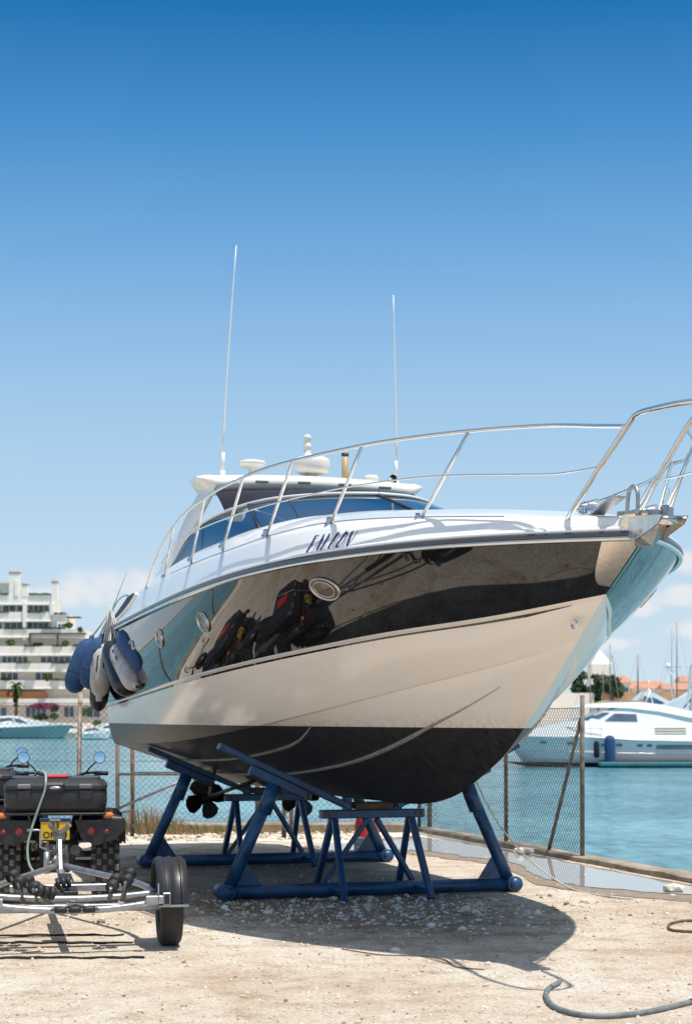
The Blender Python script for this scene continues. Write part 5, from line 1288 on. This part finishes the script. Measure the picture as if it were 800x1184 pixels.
# ------------------------------------------------------------------ moored boats
def cruiser(label, x0, x1, ywl, Y, hull_h, bow_right=True, group=None, hullmat=None, style=0, rz=0.0):
    """motor cruiser built along +x (bow), given by its photo extents at distance Y"""
    sc_ = Y/2000; Lc = (x1-x0)*sc_; bx0 = (x0-400)*sc_; bx1 = (x1-400)*sc_
    t = thing('motor_cruiser', label, 'motor cruiser', ((bx0+bx1)/2, Y, SEA), rz if bow_right else PI+rz, group)
    B_ = Lc*.15; hh = hull_h
    def hw(u): return B_*(1-max(0,(u-.45)/.55)**2.2)*(.88+.12*min(1,u/.3))
    def hz(u): return hh*(.82+.32*u**1.6)
    h = MB(); rows = [[] for _ in range(10)]
    for i in range(25):
        u = i/24; x_ = -Lc/2 + Lc*u; 
        for k, (wf_, zf, sh_) in enumerate(((0,-.5,-.1),(.62,-.25,-.08),(.80,.0,-.06),(.90,.45,-.03),(1,1,0))):
            xx = x_ + Lc*sh_*u**3
            rows[k].append((xx, hw(u)*wf_, hz(u)*zf if zf > 0 else zf*1.0)); rows[9-k].append((xx, -hw(u)*wf_, hz(u)*zf if zf > 0 else zf*1.0))
    h.grid(rows[:5]); h.grid(rows[5:]); h.grid([rows[4], rows[5]])
    st_ = [r[0] for r in rows]; h.add(st_, [tuple(range(10))])
    ho = h.build('hull', hullmat or M['gel_white'], t, sharp=40)
    bt = MB(); 
    for sg in (1,-1):
        bt.grid([[(-Lc/2+Lc*u+Lc*-.06*u**3, sg*(hw(u)*.80+.012), .0-.05) for u in [i/24 for i in range(25)]],[(-Lc/2+Lc*u+Lc*-.058*u**3, sg*(hw(u)*.82+.012), .14) for u in [i/24 for i in range(25)]]])
    bt.build('boot_stripe', M['navy'], ho)
    pm = MB()
    for sg in (1,-1):
        pm.grid([[(-Lc/2+Lc*u+Lc*-.02*u**3, sg*(hw(u)*.955+.01), hz(u)*.66) for u in [.30+.02*i for i in range(12)]],[(-Lc/2+Lc*u+Lc*-.015*u**3, sg*(hw(u)*.968+.01), hz(u)*.76) for u in [.30+.02*i for i in range(12)]]])
    pm.build('hull_window', M['win'], ho)
    # superstructure : lofted deckhouse with raked screen
    d = MB(); prof = [(-.40,.0),(-.38,.42),(-.30,.62),(-.05,.98),(.08,1.0),(.20,.62),(.42,.12),(.46,0)]
    ch_ = hh*1.0
    def row(k, wd_, dz=0): return [(p[0]*Lc*k, wd_*(1-max(0,p[0]/.5)**2*.55), hz(min(1,max(0,p[0]+.5))) - .05 + p[1]*ch_ + dz) for p in prof]
    r1 = [(x_, hw(min(.98,x_/Lc+.5))*.80, hz(min(1,max(0,x_/Lc+.5)))-.03) for x_, _, _ in row(1,1)]
    r2 = row(1, B_*.60)
    d.grid([r1, [(x_*.98, y, z) for x_, y, z in r2]]); d.grid([[(x_, -y, z) for x_, y, z in r1], [(x_*.98, -y, z) for x_, y, z in r2]])
    d.grid([[(x_*.98, y, z) for x_, y, z in r2], [(x_*.98, -y, z) for x_, y, z in r2]])
    do_ = d.build('deckhouse', M['gel_white'], t, sharp=40)
    w_ = MB()
    for sg in (1,-1):
        def side(x_, f):  # point on the deckhouse side
            import bisect
            xs = [p[0]*Lc for p in prof]; k = max(0, min(len(xs)-2, sum(1 for q_ in xs if q_ <= x_)-1)); ff = (x_-xs[k])/max(1e-6, xs[k+1]-xs[k])
            A1 = Vector(r1[k]).lerp(Vector(r1[k+1]), ff); A2 = Vector(r2[k]).lerp(Vector(r2[k+1]), ff)
            p = A1.lerp(A2, f); return (p.x, sg*(p.y+.03), p.z)
        for (a, b, c, e_) in ((-.24,-.04,-.22,-.02),(-.02,.10,-.005,.075),(.11,.20,.09,.13)):
            w_.add([side(a*Lc,.45), side(b*Lc,.48), side(e_*Lc,.84), side(c*Lc,.80)], [(0,1,2,3)])
    w_.build('cabin_window', M['win'], do_)
    rl_ = MB()
    for sg in (1,-1):
        P_ = [(-Lc/2+Lc*u, sg*hw(u)*.95, hz(u)+.55) for u in [.45+.05*i for i in range(12)]]; rl_.path(P_, .02, 5)
        for p in P_[::2]: rl_.tube(p, (p[0]-.05, p[1], p[2]-.55), .016, n=5)
    rl_.build('bow_rail', M['steel'], t)
    if style in (1,2):
        a_ = MB(); a_.path([(-.30*Lc, B_*.7, hh*1.2), (-.26*Lc, B_*.62, hh*2.5), (-.22*Lc, 0, hh*2.7), (-.26*Lc, -B_*.62, hh*2.5), (-.30*Lc, -B_*.7, hh*1.2)], .09 if style==1 else .05, 8); a_.build('radar_arch', M['gel_white'], t)
        e_ = MB(); e_.ell((-.22*Lc,0,hh*2.7+.45), (.32,.32,.4), n=12, m=8); e_.build('radar_dome', M['gel_white'], t)
    return t
GL = 'white motor boats moored stern to along the far left quay'
M['hull_sea_reflection'] = mat('white_hull_painted_sea_reflection', (.25,.38,.40), .12, coat=.5)  # white hull, the sea's reflection put into its base colour
cruiser('long white motor yacht, sea reflection painted teal grey on its hull, moored at the far left, biggest of that row', -75, 84, 852, 292, 2.0, True, GL, M['hull_sea_reflection'], 0)
specs = [(88,128,1.1,272,'small white cruiser beside the fence post on the far shore'),(-20,38,1.3,306,'white cruiser behind the long teal tinted yacht, at the left edge'),(24,76,1.5,310,'white cruiser with a raked dark screen behind the bow of the teal tinted yacht'),(62,104,1.2,308,'white cruiser under the bright green waterfront bush'),(98,140,1.3,304,'white cruiser farthest right in the row, half behind the boat hull'),(104,165,1.4,296,'low white cruiser mostly hidden behind the stern of the yacht ashore')]
for (x0,x1,h_,Y_,lab) in specs: cruiser(lab, x0, x1, 0, Y_, h_, random.random() < .7, GL, None, 0)

# the big white yacht across the basin on the right
YY = 108.0; sy = YY/2000
ty = thing('motor_yacht', 'big white motor yacht moored across the basin on the right, blue fender at its side', 'motor yacht', ((705-400)*sy, YY, SEA), math.radians(4))
X0 = (705-400)*sy
def yx(x): return (x-400)*sy - X0
def yz(y): return (886-y)*sy
hl = MB(); xs_ = [880,840,800,760,720,690,660,630,610,595,584,577]
top_ = [857,857,857,856,855,853,851.5,850,849,848,847,846.5]; wd_ = [2.1,2.2,2.25,2.25,2.2,2.1,1.95,1.6,1.2,.8,.4,.03]
rows = [[] for _ in range(10)]
for x_, t_, w__ in zip(xs_, top_, wd_):
    rake = max(0,(660-x_)/83)**2
    for k, (wf_, zf) in enumerate(((0,-.6),(.7,-.3),(.84,0),(.93,.5),(1,1))):
        z = yz(t_)*zf if zf > 0 else zf; xx = yx(x_) + rake*(1-max(0,zf))*1.6
        rows[k].append((xx, -w__*wf_, z)); rows[9-k].append((xx, w__*wf_, z))
hl.grid(rows[:5]); hl.grid(rows[5:]); hl.grid([rows[4], rows[5]]); hl.add([r[0] for r in rows], [tuple(range(10))])
M['yacht_hull'] = mat('white_yacht_hull', (.90,.90,.89), .15, coat=.4, var=.03, vscale=.6)
hlo = hl.build('hull', M['yacht_hull'], ty, sharp=40)
rb_ = MB(); rb_.path([Vector(rows[4][i]) + Vector((0,-.02,.0)) for i in range(12)], .05, 6); rb_.path([Vector(rows[3][i]) + Vector((0,-.03,0)) for i in range(12)], .035, 6); rb_.build('rub_rail', M['gel_white'], hlo)
bs = MB(); bs.grid([[ (x_, y-.02, .0) for x_, y, z in rows[2]], [(x_, y-.06, z*.14+.02) for x_, y, z in rows[4]]]); bs.build('boot_stripe', M['navy'], hlo)
def side_y(x): 
    k = 0
    for i in range(len(xs_)-1):
        if xs_[i] >= x >= xs_[i+1]: return -(wd_[i] + (wd_[i+1]-wd_[i])*(xs_[i]-x)/(xs_[i]-xs_[i+1]))
    return -2.2
hw_ = MB()
for (x0,x1,y0,y1) in ((686,691,859.5,862.5),(703,710,859.5,862.5),(727,733,860,863),(738,744,860,863),(619,626,857,859.5),(648,656,857.5,860.5),(749,792,861,865.5)):
    c = ((yx(x0)+yx(x1))/2, side_y((x0+x1)/2)*.975, (yz(y0)+yz(y1))/2); hw_.box(c, ((x1-x0)*sy, .10, (y1-y0)*sy), bev=.03)
hw_.build('hull_window', M['win'], hlo)
# decks and superstructure as lofted side profiles
def prism(name, prof, y0, y1, m, parent, taper=0.0):
    k = MB(); n = len(prof); f = [(yx(x_), y0, yz(y_)) for x_, y_ in prof]; 
    cz = [yz(y_) for _, y_ in prof]; zmin, zmax = min(cz), max(cz)
    b = []
    for (X, Y_, Z) in f: b.append((X, y1, Z))
    f = [(X, Y_ + taper*((Z-zmin)/(zmax-zmin+1e-6)), Z) for X, Y_, Z in f]; b = [(X, Y_ - taper*((Z-zmin)/(zmax-zmin+1e-6)), Z) for X, Y_, Z in b]
    k.add(f+b, [tuple(range(n)), tuple(range(n,2*n))[::-1]] + [(i,(i+1)%n,n+(i+1)%n,n+i) for i in range(n)])
    return k.build(name, m, parent)
lower = prism('main_deckhouse', [(595,848),(620,840),(650,836),(676,829),(690,823),(712,818.5),(740,817),(765,819),(790,826),(815,834),(870,836),(870,857),(595,851)], -2.0, 2.0, M['gel_white'], ty, .75)
upper = prism('flybridge', [(664,818),(676,814),(700,812.5),(735,812),(760,815),(790,822),(835,831),(835,834),(790,830),(755,823),(720,819)], -1.75, 1.75, M['gel_white'], ty, .5)
flw = MB()
for pl__ in ([(676,829.5),(690,824),(699,824),(686,831)],[(692,833.5),(704,825.2),(729,826),(730,834)],[(664,832),(682,826),(673,832.5)]):
    n = len(pl__); f = [(yx(x_), -2.04 + .75*(yz(y_)-yz(857))/(yz(817)-yz(857)), yz(y_)) for x_, y_ in pl__]; flw.add(f, [tuple(range(n))])
flw.build('cabin_window', M['win'], lower)
vn = MB()
for y_ in (842,845,848): vn.box(((yx(749)+yx(785))/2, -2.02+.75*(yz(y_)-yz(857))/(yz(817)-yz(857)), yz(y_)), (36*sy,.06,.05))
vn.build('side_vent', M['tan_tube'], lower)
yr = MB()
for x_ in range(592, 690, 12): yr.tube((yx(x_), side_y(x_)*.93, yz(848+ (x_-592)*.05)), (yx(x_-1.5), side_y(x_)*.93, yz(838+(x_-592)*.05)), .02, n=5)
yr.path([(yx(x_-1.5), side_y(x_)*.93, yz(838+(x_-592)*.05)) for x_ in range(588, 694, 6)], .025, 5); yr.path([(yx(x_-1.0), side_y(x_)*.93, yz(843+(x_-592)*.05)) for x_ in range(590, 694, 6)], .014, 5)
yr.build('bow_rail', M['steel'], ty)
mt_ = MB(); mt_.path([(yx(742),.9,yz(813)),(yx(748),.8,yz(800)),(yx(750),0,yz(797)),(yx(748),-.8,yz(800)),(yx(742),-.9,yz(813))], .07, 8); mt_.tube((yx(750),0,yz(797)),(yx(750),0,yz(786)), .025); mt_.build('radar_mast', M['gel_white'], ty)
dk_ = MB(); dk_.box(((yx(683)+yx(810))/2, -2.5, .38), (127*sy,.7,.10), bev=.02); dk_.build('side_platform', M['wood'], ty)
cvb = prism('flybridge_cover', [(690,812.6),(700,810),(735,810.4),(748,813.5)], -1.2, 1.2, mat('tan_cover', (.42,.30,.18), .8), ty)
ff = MB(); ff.lathe([(.0,0),(.28,.12),(.33,.4),(.33,1.9),(.28,2.1),(.1,2.2)], ((696-400)*sy, YY-3.05, SEA-.25), n=20)
tag(ff.build('dock_fender', M['blue_fabric']), 'tall bright blue cylindrical fender beside the big white yacht', 'fender')
ff = MB(); ff.lathe([(.0,0),(.15,.08),(.18,.25),(.18,.9),(.1,1.05)], ((681.5-400)*sy, YY-2.9, SEA+.55), n=16)
tag(ff.build('dock_fender', M['navy']), 'small navy fender hanging left of the tall blue one on the big yacht', 'fender')
# floating pontoon in front of it
pn = MB(); pn.box(((750-400)*sy, YY-3.6, SEA+.22), (135*sy,1.1,.22), bev=.03); pno = tag(pn.build('pontoon', mat('teal_pontoon_float', (.03,.20,.23), .6, var=.3)), 'low teal floating pontoon alongside the big white yacht', 'pontoon')
# boats beyond, to the right
GR = 'moored boats beyond the big white yacht'
cruiser('white yacht with radar domes moored behind the big white one, at the right edge', 735, 905, 0, 165, 3.2, False, GR, None, 1)
cruiser('small white cruiser glimpsed between the hull ashore and the fence post', 640, 700, 0, 190, 1.9, True, GR, None, 0)
cruiser('white cruiser with a hoop arch behind the flybridge of the big yacht', 700, 800, 0, 205, 3.3, False, GR, None, 2)
cruiser('white cruiser with a brown cockpit cover at the far right', 775, 880, 0, 140, 2.9, True, GR, None, 1)
# masts : each on its own sailing boat hull
def sailboat(label, x_, ytop, ybase, Y, rake=0.0, r=.11):
    b = P(x_, ybase, Y); tp = P(x_+rake, ytop, Y); t = thing('sailing_boat', label, 'sailing boat', (b.x, Y, SEA), 0, 'sailing boats in the marina')
    k = MB(); h = tp.z - SEA; k.path([(0,0,.9),(tp.x-b.x,0,h)], [r,r*.6], 8); mo = k.build('mast', M['galv_dark'], t)
    w_ = MB(); hm = h; w_.tube(((tp.x-b.x),0,hm), (3.6,0,1.1), .012, n=4); w_.tube(((tp.x-b.x),0,hm), (-3.6,0,1.1), .012, n=4); w_.tube((-.6,0,hm*.62), (.6,0,hm*.62), .03, n=5); w_.build('rigging', M['galv_dark'], mo)
    hb = MB(); rows = [[] for _ in range(6)]
    for i in range(13):
        u = i/12; x2 = -4+8*u; w2 = 1.25*math.sin(PI*min(.96,.18+.8*u))**.8
        for k2, (wf_, z) in enumerate(((0,-.4),(.8,.1),(1,1.0))): rows[k2].append((x2, w2*wf_, z)); rows[5-k2].append((x2, -w2*wf_, z))
    hb.grid(rows[:3]); hb.grid(rows[3:]); hb.grid([rows[2], rows[3]]); hb.build('hull', M['gel_white'], t, sharp=40)
    cb = MB(); cb.box((-.2,0,1.15), (3.2,1.4,.4), bev=.12); cb.build('cabin', M['gel_white'], t)
sailboat('sailing boat with the tallest dark mast at the right', 782, 719, 800, 260)
sailboat('sailing boat whose mast stands just left of the tallest one', 776, 728, 800, 285, r=.08)
sailboat('sailing boat with a short thick brown mast before the red roofs', 737, 756, 800, 250, r=.16)
sailboat('sailing boat with a thin pale mast nearest the hull ashore', 705, 744, 800, 270)
sailboat('sailing boat with a raked dark spar leaning to the left', 721, 757, 812, 230, rake=-14)
sailboat('sailing boat mast rising left of the white tower house', 682, 766, 812, 240, r=.09)
sailboat('sailing boat with a thin mast between the tower house and the raked spar', 697, 775, 812, 235, r=.08)
# ------------------------------------------------------------------ houses and trees on the far right shore
YH = 420.0; SH_ = YH/2000
def house(label, x0, x1, yr, ye, yb, tower=False, Y=YH):
    s_ = Y/2000; w_ = (x1-x0)*s_; b = P((x0+x1)/2, yb, Y); he = (yb-ye)*s_; hr = (ye-yr)*s_
    t = thing('house', label, 'house', tuple(b), 0, None)
    k = MB(); k.box((0,4,he/2), (w_*.94,8,he)); wl = k.build('wall', M['stucco'], t)
    r = MB()
    if tower: r.add([(-w_/2,0,he),(w_/2,0,he),(w_/2,8,he),(-w_/2,8,he),(0,4,he+hr)], [(0,1,4),(1,2,4),(2,3,4),(3,0,4)])
    else: r.add([(-w_/2,-.5,he),(w_/2,-.5,he),(w_/2,8.5,he),(-w_/2,8.5,he),(-w_*.40,4,he+hr),(w_*.40,4,he+hr)], [(0,1,5,4),(1,2,5),(2,3,4,5),(3,0,4),(0,3,2,1)])
    r.build('roof', mat('pale_tower_roof', (.62,.66,.68), .7) if tower else M['roof_tile'], t)
    n_ = max(2,int(w_/4.5))
    for i in range(n_):
        wd = MB(); x_ = -w_*.42 + w_*.84*(i+.5)/n_; wd.box((x_,-.04,he*.58), (1.3,.1,min(1.5,he*.4))); wd.build('window', M['win'], t)
    return t
house('white tower house with a pale pyramid roof above the trees', 683, 708, 750, 768, 812, True)
house('house with a steep terracotta roof right of the tower', 708, 729, 781, 789, 812)
house('long low house with a terracotta roof in the middle of the far right shore', 728, 772, 787, 796, 812)
house('terracotta roofed house at the right edge behind the domes', 784, 830, 781, 788, 812)
house('low terracotta roofed house behind the tallest mast', 764, 800, 790, 797, 812, Y=400)
M['orange_wall'] = mat('orange_stone_quay', (.60,.38,.22), .95, var=.2, vscale=.2)
ow = MB(); ow.box(((768-400)*.196, 392, 1.55+(835-800)*.196 - 3.2), (30,2,6.4)); tag(ow.build('sea_wall', M['orange_wall']), 'long sandy orange sea wall below the terracotta roofs', 'wall')
ow = MB(); ow.box(((650-400)*.196, 396, 1.55+(835-801)*.196 - 3.2), (30,2,6.4)); tag(ow.build('sea_wall', M['stucco']), 'pale low wall left of the orange sea wall', 'wall')
def tree(label, x_, y0, y1, rx, Y, m1, m2, n=900):
    s_ = Y/2000; b = P(x_, y0, Y); h = (y0-y1)*s_; t = thing('tree', label, 'tree', tuple(b), 0, 'trees beside the tower house')
    k = MB(); k.path([(0,0,0),(.2,0,h*.35),(0,0,h*.6)], [.35,.28,.15], 8); k.tube((.1,0,h*.4), (rx*s_*.5,0,h*.72), .14, .06, n=6); k.tube((.1,0,h*.45), (-rx*s_*.5,0,h*.75), .14, .06, n=6); k.build('trunk', M['trunk'], t)
    f = MB()
    for i in range(14):
        c = (random.uniform(-.75,.75)*rx*s_, random.uniform(-2,2), h*random.uniform(.22,.86)); r_ = random.uniform(.35,.55)*rx*s_
        leaf_cloud(f, c, (r_, r_, r_*.8), n//10, .42, random.choice((0,0,1)))
    f.build('crown', [m1, m2], t, weld=False)
tree('dark rounded tree below the white tower, left', 674, 812, 774, 13, 400, M['leaf_dark'], M['leaf_mid'])
tree('broad dark tree directly below the white tower house', 692, 812, 775, 13, 395, M['leaf_dark'], M['leaf_mid'])
tree('lower bushy tree right of the tower house', 707, 812, 781, 13, 390, M['leaf_dark'], M['leaf_mid'])
cy = P(691,820,220); t = thing('cypress', 'narrow dark cypress between the masts behind the yacht', 'tree', tuple(cy)); f = MB(); leaf_cloud(f, (0,0,1.9), (.45,.45,2.0), 500, .22); f.build('crown', M['leaf_dark'], t, weld=False); k = MB(); k.tube((0,0,-1),(0,0,1.5),.1,n=6); k.build('trunk', M['trunk'], t)
